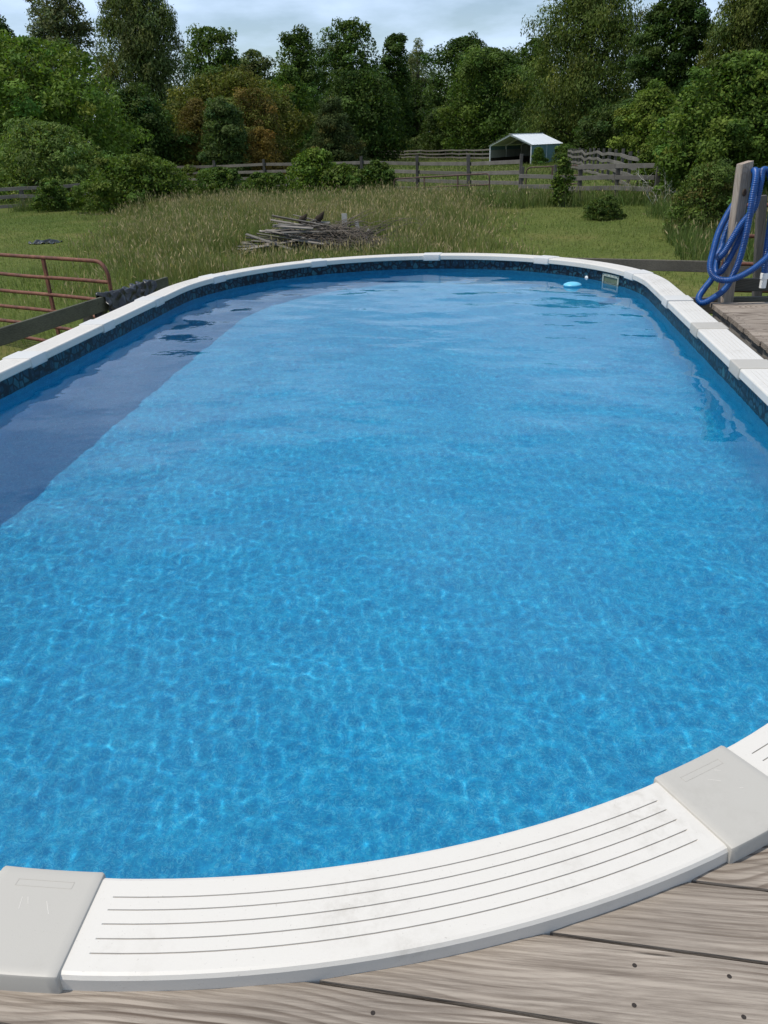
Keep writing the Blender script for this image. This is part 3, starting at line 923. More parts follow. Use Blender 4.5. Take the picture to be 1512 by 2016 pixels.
# ------------------------------------------------------------------ vacuum hose
F1, F2, F3, BK, MD = 1.40, 1.45, 1.50, 1.74, 1.62
H = [(1505, 541, 1.42), (1506, 520, 1.42), (1510, 485, 1.44), (1517, 430, 1.46), (1521, 380, 1.50), (1516, 345, 1.54), (1506, 335, 1.60), (1496, 350, 1.70), (1484, 378, BK + .02), (1462, 398, BK + .02), (1446, 402, BK),
     (1437, 414, 1.70), (1426, 434, 1.64), (1414, 460, 1.56), (1404, 495, 1.48), (1398, 523, 1.40), (1402, 540, 1.37), (1413, 549, 1.35), (1431, 552, 1.34), (1453, 546, 1.34), (1479, 532, 1.35), (1500, 516, 1.36),
     (1516, 498, 1.38), (1530, 460, 1.42), (1534, 400, 1.46), (1524, 352, 1.52), (1510, 336, 1.56), (1501, 337, 1.52), (1498, 358, 1.47), (1492, 386, 1.47), (1485, 410, 1.48), (1472, 426, 1.49), (1458, 444, 1.48), (1444, 466, 1.46),
     (1428, 494, 1.47), (1417, 506, 1.50), (1413, 503, 1.58), (1420, 489, 1.68), (1434, 455, BK + .04), (1458, 400, BK + .06), (1472, 360, 1.72), (1480, 341, 1.62), (1487, 336, 1.52), (1488, 350, 1.43), (1481, 390, 1.40), (1476, 425, 1.40),
     (1469, 462, 1.40), (1461, 494, 1.41), (1453, 520, 1.42), (1443, 542, 1.43), (1430, 566, 1.42), (1411, 582, 1.40), (1389, 595, 1.38), (1378, 595, 1.40), (1376, 585, 1.44), (1386, 569, 1.52), (1400, 551, 1.58), (1409, 530, 1.62),
     (1416, 500, 1.68), (1430, 455, BK), (1458, 385, BK), (1484, 348, 1.68), (1494, 338, 1.60), (1495, 352, 1.53), (1488, 390, 1.53), (1475, 430, 1.54), (1459, 464, 1.50), (1445, 493, 1.48), (1430, 520, 1.48), (1419, 535, 1.50),
     (1411, 537, 1.54), (1409, 528, 1.60), (1413, 510, 1.66)]
hp3 = np.array([at(*a) for a in H])
path = resample(catmull(hp3, 14), .0030)
ph = np.arange(len(path)) * .0030 / .0125 * 2 * math.pi
radh = .0245 + .0026 * np.sin(ph)
hb = path[0].copy()
hose = MB().tube(path - hb, radh, 12).build('vacuum_hose', M['hose'], None, hb, smooth_shade=True, label='ribbed blue pool vacuum hose coiled over the hook of the knotty post', cat='hose')
MB().lathe([(.020, -.115), (.026, -.115), (.027, -.045), (.032, -.044), (.033, -.002), (.031, .004), (.022, .004)], 20).build('cuff', M['white'], hose, (0, 0, .012), smooth_shade=True, auto=40)

# ------------------------------------------------------------------ shed in the paddock
def beam_obj(name, a, b, w, h, mat, parent, o0, up=(0, 0, 1), bev=0.0):
    a = np.array(a, float); b = np.array(b, float)
    c = (a + b) / 2
    mb = MB(); mb.beam(a - c, b - c, w, h, up=up, bev=bev)
    return mb.build(name, mat, parent, c - o0)

M['roofmetal'] = plain_mat('white_roof_metal', (.72, .75, .76), .35, .5, .06, 2)
M['teal'] = plain_mat('teal_wall_metal', (.12, .21, .22), .45, .5, .10, 2)
M['innerwall'] = plain_mat('grey_inner_wall', (.30, .30, .28), .6, .4, .15, 1.5)
FR = at(1044.5, 320, 81.0); FR[2] = .2
BR = at(1103.5, 306, 86.2); BR[2] = .2
sd_ = BR - FR; Ld = np.linalg.norm(sd_); sd_ /= Ld
wd_ = np.array([-sd_[1], sd_[0], 0.0])
FL0 = at(965.5, 318, 83.6)
Wd = float(np.dot(FL0 - FR, wd_))
HE, HA = 1.78, 2.72
shed = empty('livestock_shed', FR, label='open-fronted white metal livestock shed with a teal side wall in the paddock', cat='shed')
S3 = lambda w, d, z: wd_ * w + sd_ * d + np.array([0, 0, z])
Z0 = np.zeros(3)
for w in (0, Wd):
    for d in (0, Ld / 2, Ld):
        beam_obj('frame_post', S3(w, d, -.1), S3(w, d, HE), .10, .10, M['white'], shed, Z0, up=(0, 1, 0))
for d in (-.02, Ld / 2, Ld + .02):
    for w0, w1 in ((0, Wd / 2), (Wd, Wd / 2)):
        beam_obj('rafter', S3(w0, d, HE), S3(w1, d, HA), .09, .10, M['white'], shed, Z0)
NPAN = 6
for w0, w1 in ((-.14, Wd / 2), (Wd + .14, Wd / 2)):
    z0 = HE - .06
    for k in range(NPAN):
        d0 = -.14 + (Ld + .28) * k / NPAN; d1 = -.14 + (Ld + .28) * (k + 1) / NPAN - .006
        mb = MB(); v = []; up = np.array([0, 0, .075])
        ds = np.linspace(d0, d1, 9)
        for (w, z) in ((w0, z0), (w1, HA + .02)):
            for i, d in enumerate(ds): v.append(S3(w, d, z) + up + np.array([0, 0, .022 if i % 4 == 0 else 0]))
        for (w, z) in ((w0, z0), (w1, HA + .02)):
            for i, d in enumerate(ds): v.append(S3(w, d, z) + up - np.array([0, 0, .012]))
        f = [(i, i + 1, 10 + i, 9 + i) for i in range(8)] + [(18 + i, 27 + i, 28 + i, 19 + i) for i in range(8)]
        f += [(i + 18, i + 19, i + 1, i) for i in range(8)] + [(9 + i, 10 + i, 28 + i, 27 + i) for i in range(8)]
        mb.add(v, f); mb.build('roof_panel', M['roofmetal'], shed)
beam_obj('ridge_cap', S3(Wd / 2, -.16, HA + .11), S3(Wd / 2, Ld + .16, HA + .11), .22, .03, M['white'], shed, Z0)
for w in (-.03, Wd + .03):
    for k in range(7):
        d0 = .05 + (Ld - .1) * k / 7; d1 = .05 + (Ld - .1) * (k + 1) / 7 - .008
        beam_obj('side_panel', S3(w, (d0 + d1) / 2, .10), S3(w, (d0 + d1) / 2, HE + .01), d1 - d0, .02 + .006 * (k % 2), M['teal'], shed, Z0, up=wd_)
for k in range(6):
    w0 = Wd * k / 6; w1 = Wd * (k + 1) / 6 - .008; wm = (w0 + w1) / 2
    zt_ = HE + (HA - HE) * (1 - abs(wm - Wd / 2) / (Wd / 2)) - .05
    beam_obj('back_panel', S3(wm, Ld + .03, .05), S3(wm, Ld + .03, zt_), w1 - w0, .02 + .006 * (k % 2), M['innerwall'], shed, Z0, up=sd_)
for w, n_ in ((.035, M['innerwall']), (Wd - .035, M['innerwall'])):
    beam_obj('inner_lining', S3(w, .1, .75), S3(w, Ld - .05, .75), .015, 1.35, n_, shed, Z0)
beam_obj('kick_board', S3(Wd - .07, .1, .35), S3(Wd - .07, Ld - .05, .35), .03, .7, M['darkwood'], shed, Z0)
beam_obj('kick_board', S3(.1, Ld - .02, .35), S3(Wd - .1, Ld - .02, .35), .03, .7, M['darkwood'], shed, Z0)

# ------------------------------------------------------------------ board fences
def fence(name, label, pts, rails, hpost=1.42, group=None, rail_h=.145, sag=.03, post_w=.13, extra=.0, front=True, skip=(), mat='fence'):
    """posts at pts (xy); each rail board spans one bay, nailed to the side facing the pool"""
    pts = [np.array(p[:2], float) for p in pts]
    o0 = np.array([*pts[0], 0.0]); o0[2] = float(ground_z(*pts[0]))
    f_ = empty(name, o0, label=label, cat='fence', group=group)
    r2 = np.random.default_rng(len(pts) * 7 + int(abs(pts[0][0]) * 10))
    G = [float(ground_z(*p)) for p in pts]
    for p, g in zip(pts, G):
        w = post_w * r2.uniform(.9, 1.15); h = hpost + r2.normal(0, .04)
        ln = r2.normal(0, .02, 2)
        beam_obj('post', (p[0], p[1], g - .2), (p[0] + ln[0], p[1] + ln[1], g + h), w, w, M['fencepost'], f_, o0, up=(0, 1, 0), bev=.012)
    offs = r2.normal(0, sag, (len(pts), 1)) + r2.normal(0, sag * .35, (len(pts), len(rails)))
    for i in range(len(pts) - 1):
        a, b_ = pts[i], pts[i + 1]
        d = (b_ - a) / np.linalg.norm(b_ - a); nn = np.array([d[1], -d[0]])
        if np.dot(nn, np.array(CAMP[:2]) - a) < 0: nn = -nn
        off = nn * (post_w / 2 + .022) * (1 if front else -1)
        for k, z in enumerate(rails):
            if (i, k) in skip: continue
            za = z + offs[i][k]; zb = z + offs[i + 1][k] + r2.normal(0, .012)
            ea = a + off - d * .07; eb = b_ + off + d * (-.074)
            beam_obj('rail', (ea[0], ea[1], G[i] + za), (eb[0], eb[1], G[i + 1] + zb), .036, rail_h * r2.uniform(.92, 1.06), M[mat], f_, o0, bev=.005)
    return f_
RAILS = (.22, .58, .94, 1.29)
def fp(px, Y): return at(px, 340, Y)[:2]
mpx = [(330, 46.5), (423, 44.5), (521, 42.0), (618, 39.0), (712, 36.5), (821, 33.5), (923, 30.2), (1024, 27.0)]
fence('paddock_fence', 'weathered four-board paddock fence behind the shrubs and the leaning pipe gate', [fp(*q) for q in mpx], RAILS, hpost=1.6, front=False)
fence('paddock_fence', 'low grey board fence running left of the big round shrub', [fp(q, 29.6) for q in (-120, -45, 33, 110, 190, 268, 345)], (.18, .55, .90), hpost=1.0)
fence('paddock_fence', 'three-board fence with a dark crooked post between sapling and dead twigs', [fp(q, y) for q, y in ((1028, 26.6), (1092, 25.9), (1143, 25.3), (1217, 24.4), (1296, 23.6))], (.45, .80, 1.16), hpost=1.2, skip=((1, 2), (0, 2)))
dg = []
A, B_ = fp(1300, 25.5), fp(1118, 68.0)
nb = int(np.linalg.norm(B_ - A) / 2.5)
fence('paddock_fence', 'wavy sunlit board fence running back toward the shed from the dead twigs', [A + (B_ - A) * k / nb for k in range(nb + 1)], RAILS, hpost=1.5, sag=.06)
A, B_ = fp(700, 165), fp(966, 104)
nb = int(np.linalg.norm(B_ - A) / 2.6)
fence('paddock_fence', 'far pale board fence along the back of the paddock beside the shed', [A + (B_ - A) * k / nb for k in range(nb + 1)], (.35, .8, 1.25), hpost=1.4, rail_h=.17)

zt = at(870, 348, 28.2)[2]
pipe_gate('pipe_gate', 'dark rusty pipe gate leaning in tall grass before the board fence', fp(775, 29.5), fp(964, 26.6), at(775, 352, 29.5)[2], at(775, 352, 29.5)[2] - 1.05, 4, .028, M['rust_dark'], ups=(.34, .69), corner=.18, dz=at(962, 341.5, 26.6)[2] - at(775, 352, 29.5)[2])
pipe_gate('pipe_gate', 'thin dark pipe gate between the shed and the three-board fence', fp(1036, 29.0), fp(1141, 27.6), at(1036, 330, 29.0)[2], at(1036, 330, 29.0)[2] - .95, 4, .026, M['rust_dark'], ups=(.5,), corner=.2, dz=at(1141, 325, 27.6)[2] - at(1036, 330, 29.0)[2])

# ------------------------------------------------------------------ scrap wood pile
PC = onz(628, 494, .12); PC[2] = float(ground_z(PC[0], PC[1]))
pile = empty('scrap_wood_pile', PC, label='heap of weathered planks and dry brush lying in the tall grass', cat='wood pile')
pr_ = np.random.default_rng(21)
def plank(c, yaw, tilt, L_, w, t, mat, name='plank'):
    mb = MB(); mb.beam((-L_ / 2, 0, 0), (L_ / 2, 0, 0), w, t, bev=min(.004, t / 4))
    o = mb.build(name, mat, pile, c); o.rotation_euler = (pr_.normal(0, .25), tilt, yaw); return o
for k in range(46):
    x = pr_.uniform(-1.5, .5); h = .62 * math.exp(-((x + .25) / .9) ** 2) * pr_.uniform(.05, 1) ** .7
    y = pr_.normal(0, .28)
    plank((x, y - .25 + h * .3, .04 + h), pr_.normal(.05, .28), pr_.normal(.05, .12), pr_.uniform(.7, 1.7), pr_.uniform(.06, .14), pr_.uniform(.018, .035), M['scrap'] if pr_.random() < .8 else M['fence'])
for k in range(6):
    plank((-1.7 + .12 * k, -.45 - .05 * k, .05 + .02 * k), pr_.normal(.2, .3), pr_.normal(0, .1), pr_.uniform(.8, 1.6), .09, .025, M['scrap'])
for (px_, h0, L_) in ((-.38, .60, .26), (.05, .62, .30)):
    pts = [(px_ - .07, 0, h0), (px_, 0, h0 + .07), (px_ + .06, .02, h0 + .11), (px_ + .13, .02, h0 + L_ * .75)]
    MB().tube(pts, [.07, .085, .07, .015], 9).build('log_stub', M['darkwood'], pile, smooth_shade=True)
for (x, y, h, w, lean) in ((.66, .1, .78, .13, .02), (1.07, .15, .58, .09, -.10)):
    beam_obj('upright_board', (x, y, 0), (x + lean, y, h), w, .03, M['paleTwig'], pile, Z0, up=(0, 1, 0), bev=.004)
beam_obj('upright_board', (1.12, .05, .05), (1.30, .1, .40), .08, .03, M['paleTwig'], pile, Z0, up=(0, 1, 0), bev=.004)
mb = MB()
for k in range(720):
    x = pr_.normal(.65, .65); y = pr_.normal(-.15, .3); L_ = pr_.uniform(.3, 1.1); a = pr_.normal(0, .7) + (math.pi if pr_.random() < .5 else 0); el = pr_.normal(.05, .3)
    h = .52 * math.exp(-((x - .45) / .8) ** 2) * pr_.random()
    d = np.array([math.cos(a) * math.cos(el), math.sin(a) * math.cos(el), math.sin(el)])
    p0 = np.array([x, y, .03 + h]); bend = np.array([0, 0, -pr_.uniform(.05, .3)])
    pts = [p0 + d * L_ * t + bend * t * t * L_ + np.array([0, 0, max(0, 0)]) for t in (0, .35, .7, 1)]
    pts = [np.array([q[0], q[1], max(q[2], .01)]) for q in pts]
    mb.tube(pts, [.008, .007, .005, .003], 4, cap=False)
for k in range(16):
    x = pr_.normal(.8, .5); L_ = pr_.uniform(.8, 1.5); s = 1 if pr_.random() < .6 else -1
    pts = [(x + s * L_ * t * .8, .05 - .1 * t, .25 + .5 * math.sin(t * 2.2) * L_ * .55) for t in np.linspace(0, 1, 8)]
    mb.tube(pts, np.linspace(.009, .003, 8), 4, cap=False)
mb.build('brush', M['twig'], pile, kind='stuff')

sp_ = onz(405, 497, .12); sp_[2] = float(ground_z(sp_[0], sp_[1]))
mb = MB()
for k in range(5):
    a = rng.uniform(0, 6.28); mb.tube([(0, 0, -.02), (.05 * math.cos(a), .05 * math.sin(a), .12), (.13 * math.cos(a), .10 * math.sin(a), rng.uniform(.16, .30))], [.055, .045, .012], 7)
mb.build('rotten_stump', M['darkwood'], None, sp_, smooth_shade=True, label='small dark splintered stump in the grass left of the scrap wood heap', cat='stump')
dp_ = onz(92, 489, .12); dp_[2] = float(ground_z(dp_[0], dp_[1]))
V = []
TS = 26
for i in range(TS):
    for j in range(TS):
        x = (i / (TS - 1) - .5) * .85; y = (j / (TS - 1) - .5) * .5
        V.append((x + .05 * math.sin(y * 14), y + .04 * math.sin(x * 11), max(.01, .055 + .05 * math.sin(x * 13 + 2 * y) * math.sin(y * 17 + x * 5) + .035 * math.sin(x * 31 + 1) - .5 * (x * x + 2 * y * y) * .6)))
idx = np.arange(TS * TS).reshape(TS, TS)
Q = np.stack([idx[:-1, :-1], idx[:-1, 1:], idx[1:, 1:], idx[1:, :-1]], -1).reshape(-1, 4)
ro_ = link('plastic_scrap', np_mesh('plastic_scrap', np.array(V), Q, M['tarp'], True), None, dp_, label='scrap of black plastic lying flat on the lawn beyond the rusty gate', cat='scrap')
sm_ = ro_.modifiers.new('thickness', 'SOLIDIFY'); sm_.thickness = .004

# ------------------------------------------------------------------ trees and shrubs
def unit(a): return a / (np.linalg.norm(a, axis=-1, keepdims=True) + 1e-9)

def leaf_cards(P, Nrm, size, aspect, r, along=None):
    """kite-shaped leaves at P facing Nrm"""
    n_ = len(P)
    if along is None: along = unit(r.normal(size=(n_, 3)))
    u = unit(along - Nrm * np.sum(along * Nrm, 1, keepdims=True)); w = np.cross(Nrm, u)
    L_ = (size * r.uniform(.65, 1.35, n_))[:, None]; ww = L_ * aspect * .5
    V = np.stack([P - u * L_ * .5, P + w * ww - Nrm * L_ * .06, P + u * L_ * .5 - Nrm * L_ * .12, P - w * ww - Nrm * L_ * .06], 1)
    return V.reshape(-1, 3), np.arange(n_ * 4).reshape(-1, 4)

def profile(style, t):
    if style == 'round': return np.sqrt(np.clip(1 - (2 * t - 1) ** 2, 0, 1)) ** .8
    if style == 'dome': return np.clip(np.sqrt(np.clip(1 - t ** 3.6, 0, 1)), .05, 1) * (.85 + .15 * np.minimum(1, t * 6))
    if style == 'tall': return np.clip(np.minimum(1, t * 3 + .55) * np.sqrt(np.clip(1 - t ** 3, 0, 1)), .04, 1)
    if style == 'cone': return np.clip(1 - t, 0, 1) ** .75 * .95 + .05
    if style == 'bush': return np.sqrt(np.clip(1 - t ** 2, 0, 1)) * .9 + .08

def tree(name, label, pxl, pxr, pytop, Y, n=9000, leaf=.3, col=(.05, .09, .025), style='dome', base=.12, cat='tree', seed=0, clumps=60, clump=.20,
         aspect=.55, hang=0.0, var=.22, group='trees behind the paddock', mat='leaf', col2=None, mix=0.0, depth=None, flat=.75, lobes=0, stems=7):
    r = np.random.default_rng(seed + 100)
    far_ = Y > 45
    n = int(n * (2.9 if far_ else 1.7)); leaf = leaf * (1.18 if far_ else 1.05); clumps = int(clumps * 1.5); clump = clump * 1.15
    cx = (pxl + pxr) / 2
    top = at(cx, pytop, Y); a = at(pxl, pytop + 80, Y); b_ = at(pxr, pytop + 80, Y)
    gx_, gy_ = top[0], Y
    g = float(ground_z(gx_, gy_))
    Ht = top[2] - g; Rw = abs(b_[0] - a[0]) / 2 * 1.14; Rd = depth if depth else Rw * .9
    root = empty(name, (gx_, gy_, g), label=label, cat=cat, group=group)
    zb = base * Ht
    # boughs (lobes) inside the crown's envelope, clumps of foliage on the lobes
    K = clumps
    nl = lobes if lobes else max(5, int(K / 9))
    tl = (np.arange(nl) + r.uniform(.15, .85, nl)) / nl
    al = np.arange(nl) * 2.4 + r.uniform(0, 1.2, nl) + seed
    pl_ = profile(style, tl)
    rl = np.sqrt(r.uniform(.15, 1, nl)) * pl_ * .70
    LC = np.stack([rl * np.cos(al) * Rw, rl * np.sin(al) * Rd, zb + (tl * .86 + .04) * (Ht - zb)], 1)
    LR = np.stack([Rw * (.36 + .22 * r.random(nl)) * np.clip(pl_, .4, 1), Rd * (.36 + .22 * r.random(nl)) * np.clip(pl_, .4, 1), (Ht - zb) * r.uniform(.12, .21, nl)], 1)
    if style != 'cone': LR[-1][:2] = np.maximum(LR[-1][:2], .42 * np.array([Rw, Rd]))
    LC[-1] = (LC[-1][0] * .3, LC[-1][1] * .3, Ht - LR[-1][2] * 1.05)
    wl_ = (LR[:, 0] * LR[:, 2]); lob = r.choice(nl, K, p=wl_ / wl_.sum())
    dv = unit(r.normal(size=(K, 3)) + np.array([0, -.25, .25]))
    C = LC[lob] + dv * LR[lob] * (r.uniform(.45, 1.0, K) ** .6)[:, None]
    C[:, 2] = np.clip(C[:, 2], zb + .05 * Ht, Ht * .985)
    cr = clump * min(Rw, Ht * .5) * r.uniform(.45, 1.15, K)
    t = (C[:, 2] - zb) / max(Ht - zb, .1)
    ctr = np.array([0, 0, (zb + Ht) / 2])
    out = unit((C - ctr) / np.array([Rw, Rd, max((Ht - zb) / 2, .1)]))
    w = cr ** 2; w = w / w.sum()
    which = r.choice(K, n, p=w)
    dvec = unit(r.normal(size=(n, 3))); rad = r.random(n) ** .42
    P = C[which] + dvec * (rad * cr[which])[:, None] * np.array([1.15, 1.15, flat])
    nc = int(n * .34)                       # leaves deeper in the crown, between the clumps
    tc_ = r.random(nc); ac_ = r.random(nc) * 6.28; rc_ = np.sqrt(r.random(nc)) * profile(style, tc_) * .86
    P[:nc] = np.stack([rc_ * np.cos(ac_) * Rw, rc_ * np.sin(ac_) * Rd, zb + tc_ * (Ht - zb) * .95], 1)
    nrm = unit(dvec * .55 + out[which] * .35 + np.array([0, 0, .45]) + r.normal(size=(n, 3)) * .5)
    along = None
    if hang > 0:                            # drooping sprays
        dr_ = r.random(n) ** 1.3 * hang
        P[:, 2] -= dr_
        along = unit(np.array([0, 0, -1.0]) + r.normal(size=(n, 3)) * .35)
    P[:, 2] = np.maximum(P[:, 2], .06)
    V, Fq = leaf_cards(P, nrm, np.full(n, leaf), aspect, r, along)
    cl = np.array(col)[None, :] * (1 + var * r.normal(size=(K, 1)).clip(-1.6, 1.6))
    cl = cl * (1 + np.array([.10, .0, -.05]) * r.normal(size=(K, 1)))
    if col2 is not None:
        pick = r.random(K) < mix
        cl[pick] = np.array(col2) * (1 + var * r.normal(size=(pick.sum(), 1)).clip(-1.5, 1.5))
    tint = cl[which] * (1 + .20 * r.normal(size=(n, 1)).clip(-2, 2))
    tint = np.clip(tint * np.array([1.62, 1.46, .95]), .006, .6)
    if far_:                                # too small to show a leaf's outline: three corners
        V = np.stack([V[0::4] , V[1::4] , V[2::4] * .5 + V[3::4] * .5], 1).reshape(-1, 3)
        Fq = np.arange(len(V)).reshape(-1, 3)
    me = np_mesh('crown', V, Fq, M[mat], False, np.repeat(tint, 3 if far_ else 4, 0))
    link('crown', me, root)
    # trunk and limbs
    mb = MB()
    tr_ = max(.03, Ht * .018)
    topz = zb + (Ht - zb) * .82
    if cat == 'tree':
        zz = np.linspace(-.3, topz, 9)
        wob = np.cumsum(r.normal(0, .012 * Ht / 9 * 2, (9, 2)), 0); wob[0] = 0
        ax = np.stack([wob[:, 0], wob[:, 1], zz], 1)
        mb.tube(ax, np.linspace(tr_, tr_ * .2, 9) * np.r_[1.35, np.ones(8)], 8)
        for k in r.choice(K, min(K, stems * 3), replace=False):
            zs_ = float(np.clip(C[k][2] * .62, zb * .5 + .2, topz * .9))
            s0 = np.array([np.interp(zs_, zz, ax[:, 0]), np.interp(zs_, zz, ax[:, 1]), zs_])
            mid = (s0 + C[k]) / 2 + np.array([0, 0, -.06 * Ht * r.random()])
            mb.tube([s0, mid, C[k]], [tr_ * .38, tr_ * .24, tr_ * .07], 5, cap=False)
    else:
        for k in r.choice(K, min(K, stems), replace=False):
            s0 = np.array([r.normal(0, .12 * Rw), r.normal(0, .12 * Rd), -.1])
            mb.tube([s0, (s0 + C[k]) / 2 + np.array([0, 0, .1 * Ht]), C[k]], [tr_ * .6, tr_ * .4, tr_ * .12], 5, cap=False)
    mb.build('trunk' if cat == 'tree' else 'stems', M['bark'], root, smooth_shade=True)
    return root

G_DK, G_MD, G_FR, G_GY, G_OL = (.030, .058, .017), (.044, .080, .022), (.075, .125, .028), (.060, .088, .042), (.065, .080, .022)
# far row
tree('cottonwood_tree', 'rounded cottonwood left of the tallest one on the far skyline', 522, 640, 55, 150, 6000, .62, G_MD, seed=1, clumps=70, clump=.17)
tree('cottonwood_tree', 'tallest cottonwood at the centre of the far skyline', 620, 758, 28, 160, 8000, .62, G_MD, seed=2, clumps=85, clump=.16)
tree('cottonwood_tree', 'narrow dark tree just right of the tallest skyline cottonwood', 738, 812, 55, 165, 5000, .6, G_DK, seed=3, clumps=50)
tree('pale_tree', 'small pale feathery treetop in the gap of the far skyline', 790, 850, 76, 178, 3500, .5, (.09, .12, .07), 'tall', seed=4, clumps=40, aspect=.3)
tree('oak_tree', 'broad dark oak behind the far fence left of the shed', 832, 1002, 62, 150, 9000, .58, G_DK, seed=5, clumps=100, clump=.16)
tree('maple_tree', 'mid-green maple standing directly behind the shed', 870, 1056, 84, 122, 10000, .48, G_MD, seed=6, clumps=100, clump=.17, base=.04)
tree('distant_tree', 'distant rounded tree on the skyline between maple and willow', 1000, 1105, 68, 170, 5000, .6, G_DK, seed=7, clumps=60)
tree('dark_tree', 'shadowy tree filling the gap below the skyline cottonwoods', 690, 880, 140, 176, 7000, .6, G_DK, seed=8, clumps=80, base=.02)
tree('elm_tree', 'dark green elm behind the cedar', 618, 800, 128, 118, 9000, .48, G_DK, seed=9, clumps=95, base=.03)
tree('elm_tree', 'rounded bright elm between the olive thicket and the skyline cottonwoods', 500, 622, 135, 108, 7000, .45, (.045, .085, .02), seed=10, clumps=70, base=.05)
tree('poplar_tree', 'loose clumpy poplar on the skyline right of the grey willow', 332, 478, 40, 125, 7000, .52, G_MD, seed=11, clumps=60, clump=.19, base=.15)
tree('ash_tree', 'low rounded tree below the skyline right of the clumpy poplar', 440, 548, 86, 135, 5500, .52, G_GY, seed=12, clumps=55, base=.05)
# left group
tree('willow_tree', 'tall grey-green willow cut off by the top of the frame at left', 148, 356, -75, 82, 26000, .40, (.060, .086, .040), 'tall', seed=13, clumps=150, clump=.16, aspect=.36, hang=1.1, base=.06)
tree('poplar_tree', 'grey poplar with glittering leaves behind the left ash', 22, 182, -45, 98, 9000, .42, (.065, .085, .055), seed=14, clumps=80, clump=.17, base=.2)
tree('dark_tree', 'dark treetop at the upper left corner', -70, 48, 26, 90, 6000, .42, G_DK, seed=15, clumps=60)
tree('understory_tree', 'deep green understory tree below the grey willow', 175, 335, 165, 52, 13000, .24, G_DK, seed=17, clumps=90, base=.03, stems=5)
tree('ash_tree', 'bright leafy ash at the left edge', -150, 225, 58, 40, 26000, .24, (.066, .112, .026), seed=16, clumps=150, clump=.15, base=.03, aspect=.42)
# centre thicket
tree('thicket_tree', 'wide olive-green thicket tree in the middle distance', 296, 592, 128, 64, 14000, .28, G_OL, seed=18, clumps=110, clump=.16, base=.03)
tree('browning_shrub', 'left of the two browning shrubs in the thicket', 335, 432, 190, 54, 6000, .17, (.070, .062, .022), 'dome', seed=19, clumps=60, cat='shrub', group='thicket shrubs')
tree('browning_shrub', 'tall browning shrub right of the small blue-green tree', 432, 556, 165, 56, 8000, .18, (.074, .063, .024), 'dome', seed=20, clumps=70, cat='shrub', group='thicket shrubs', col2=G_OL, mix=.3)
tree('small_tree', 'small blue-green tree between the browning shrubs', 385, 484, 192, 49, 8000, .20, (.044, .075, .030), seed=21, clumps=60, base=.08, aspect=.5)
tree('browning_shrub', 'low golden-brown shrub beside the cedar', 468, 556, 248, 50, 4500, .14, (.108, .083, .028), 'bush', seed=22, clumps=45, cat='shrub', group='thicket shrubs', base=.02)
tree('cedar_tree', 'dark shaggy cedar at the centre of the thicket', 572, 732, 188, 58, 13000, .22, (.028, .045, .018), 'cone', seed=23, clumps=130, clump=.15, base=.02, mat='needle', aspect=.28, col2=(.06, .06, .02), mix=.12)
# right group
tree('willow_tree', 'huge feathery willow rising behind the shed at right', 1040, 1310, -70, 100, 30000, .42, (.058, .088, .030), 'tall', seed=24, clumps=170, clump=.15, aspect=.38, hang=1.2, base=.04)
tree('walnut_tree', 'dark glossy tree cut by the top frame between willow and bright tree', 1268, 1425, -60, 64, 18000, .28, G_DK, seed=25, clumps=120, clump=.17, base=.06)
tree('willow_tree', 'fine-leaved willow at the upper right corner', 1385, 1600, -70, 60, 20000, .30, (.060, .085, .030), 'tall', seed=26, clumps=130, clump=.16, aspect=.36, hang=.9, base=.1)
tree('boxelder_tree', 'yellow-green boxelder left of the bright tree at right', 1225, 1360, 165, 52, 11000, .22, (.070, .110, .026), seed=27, clumps=80, clump=.17, base=.03)
tree('mulberry_tree', 'bright green leafy tree behind the hose post', 1318, 1640, 88, 23, 35000, .115, (.050, .090, .022), seed=28, clumps=150, clump=.15, base=.04)
tree('mulberry_tree', 'low bright sapling tree leaning over the end of the wavy fence', 1262, 1400, 225, 26, 12000, .115, (.058, .100, .024), seed=29, clumps=75, clump=.17, base=.05)
tree('weedy_shrub', 'tangled weedy shrub at the lawn edge just left of the hose post', 1318, 1500, 312, 15.8, 11000, .075, (.052, .085, .026), 'bush', seed=30, clumps=80, cat='shrub', base=.02, group='shrubs at the lawn edge', col2=(.085, .085, .035), mix=.18, aspect=.4)
# shrubs along the fence
FB = 'shrubs along the paddock fence'
tree('fence_shrub', 'big rounded dark green shrub spilling over the fence at left', 136, 384, 298, 27.5, 17000, .115, (.050, .085, .021), 'bush', seed=31, clumps=110, cat='shrub', base=.02, group=FB, clump=.19, aspect=.5)
tree('fence_shrub', 'narrow dark shrub growing through the low grey fence', 58, 135, 352, 28.3, 4500, .10, G_MD, 'bush', seed=32, clumps=40, cat='shrub', base=.02, group=FB)
tree('sumac_shrub', 'pale-leaved sumac shrub behind the low grey fence', -40, 190, 232, 33.5, 11000, .17, (.070, .112, .040), 'dome', seed=33, clumps=90, cat='shrub', base=.04, group=FB, aspect=.36)
tree('vine_shrub', 'viney shrub with pale leaves at the back of the big rounded shrub', 180, 330, 318, 31.5, 6000, .15, (.085, .125, .065), 'bush', seed=34, clumps=60, cat='shrub', base=.05, group=FB)
tree('fence_shrub', 'low shrub wrapped round the fence post right of the big rounded shrub', 366, 490, 326, 31.5, 7500, .11, G_MD, 'bush', seed=35, clumps=55, cat='shrub', base=.02, group=FB)
tree('sapling', 'upright bright sapling before the fence below the cedar', 555, 668, 290, 30.5, 6500, .12, (.066, .112, .026), 'tall', seed=36, clumps=60, cat='shrub', base=.03, group=FB)
tree('fence_shrub', 'mixed shrub between the sapling and the dark shrub by the gate', 612, 735, 320, 30, 7500, .115, (.048, .080, .022), 'bush', seed=37, clumps=60, cat='shrub', base=.02, group=FB)
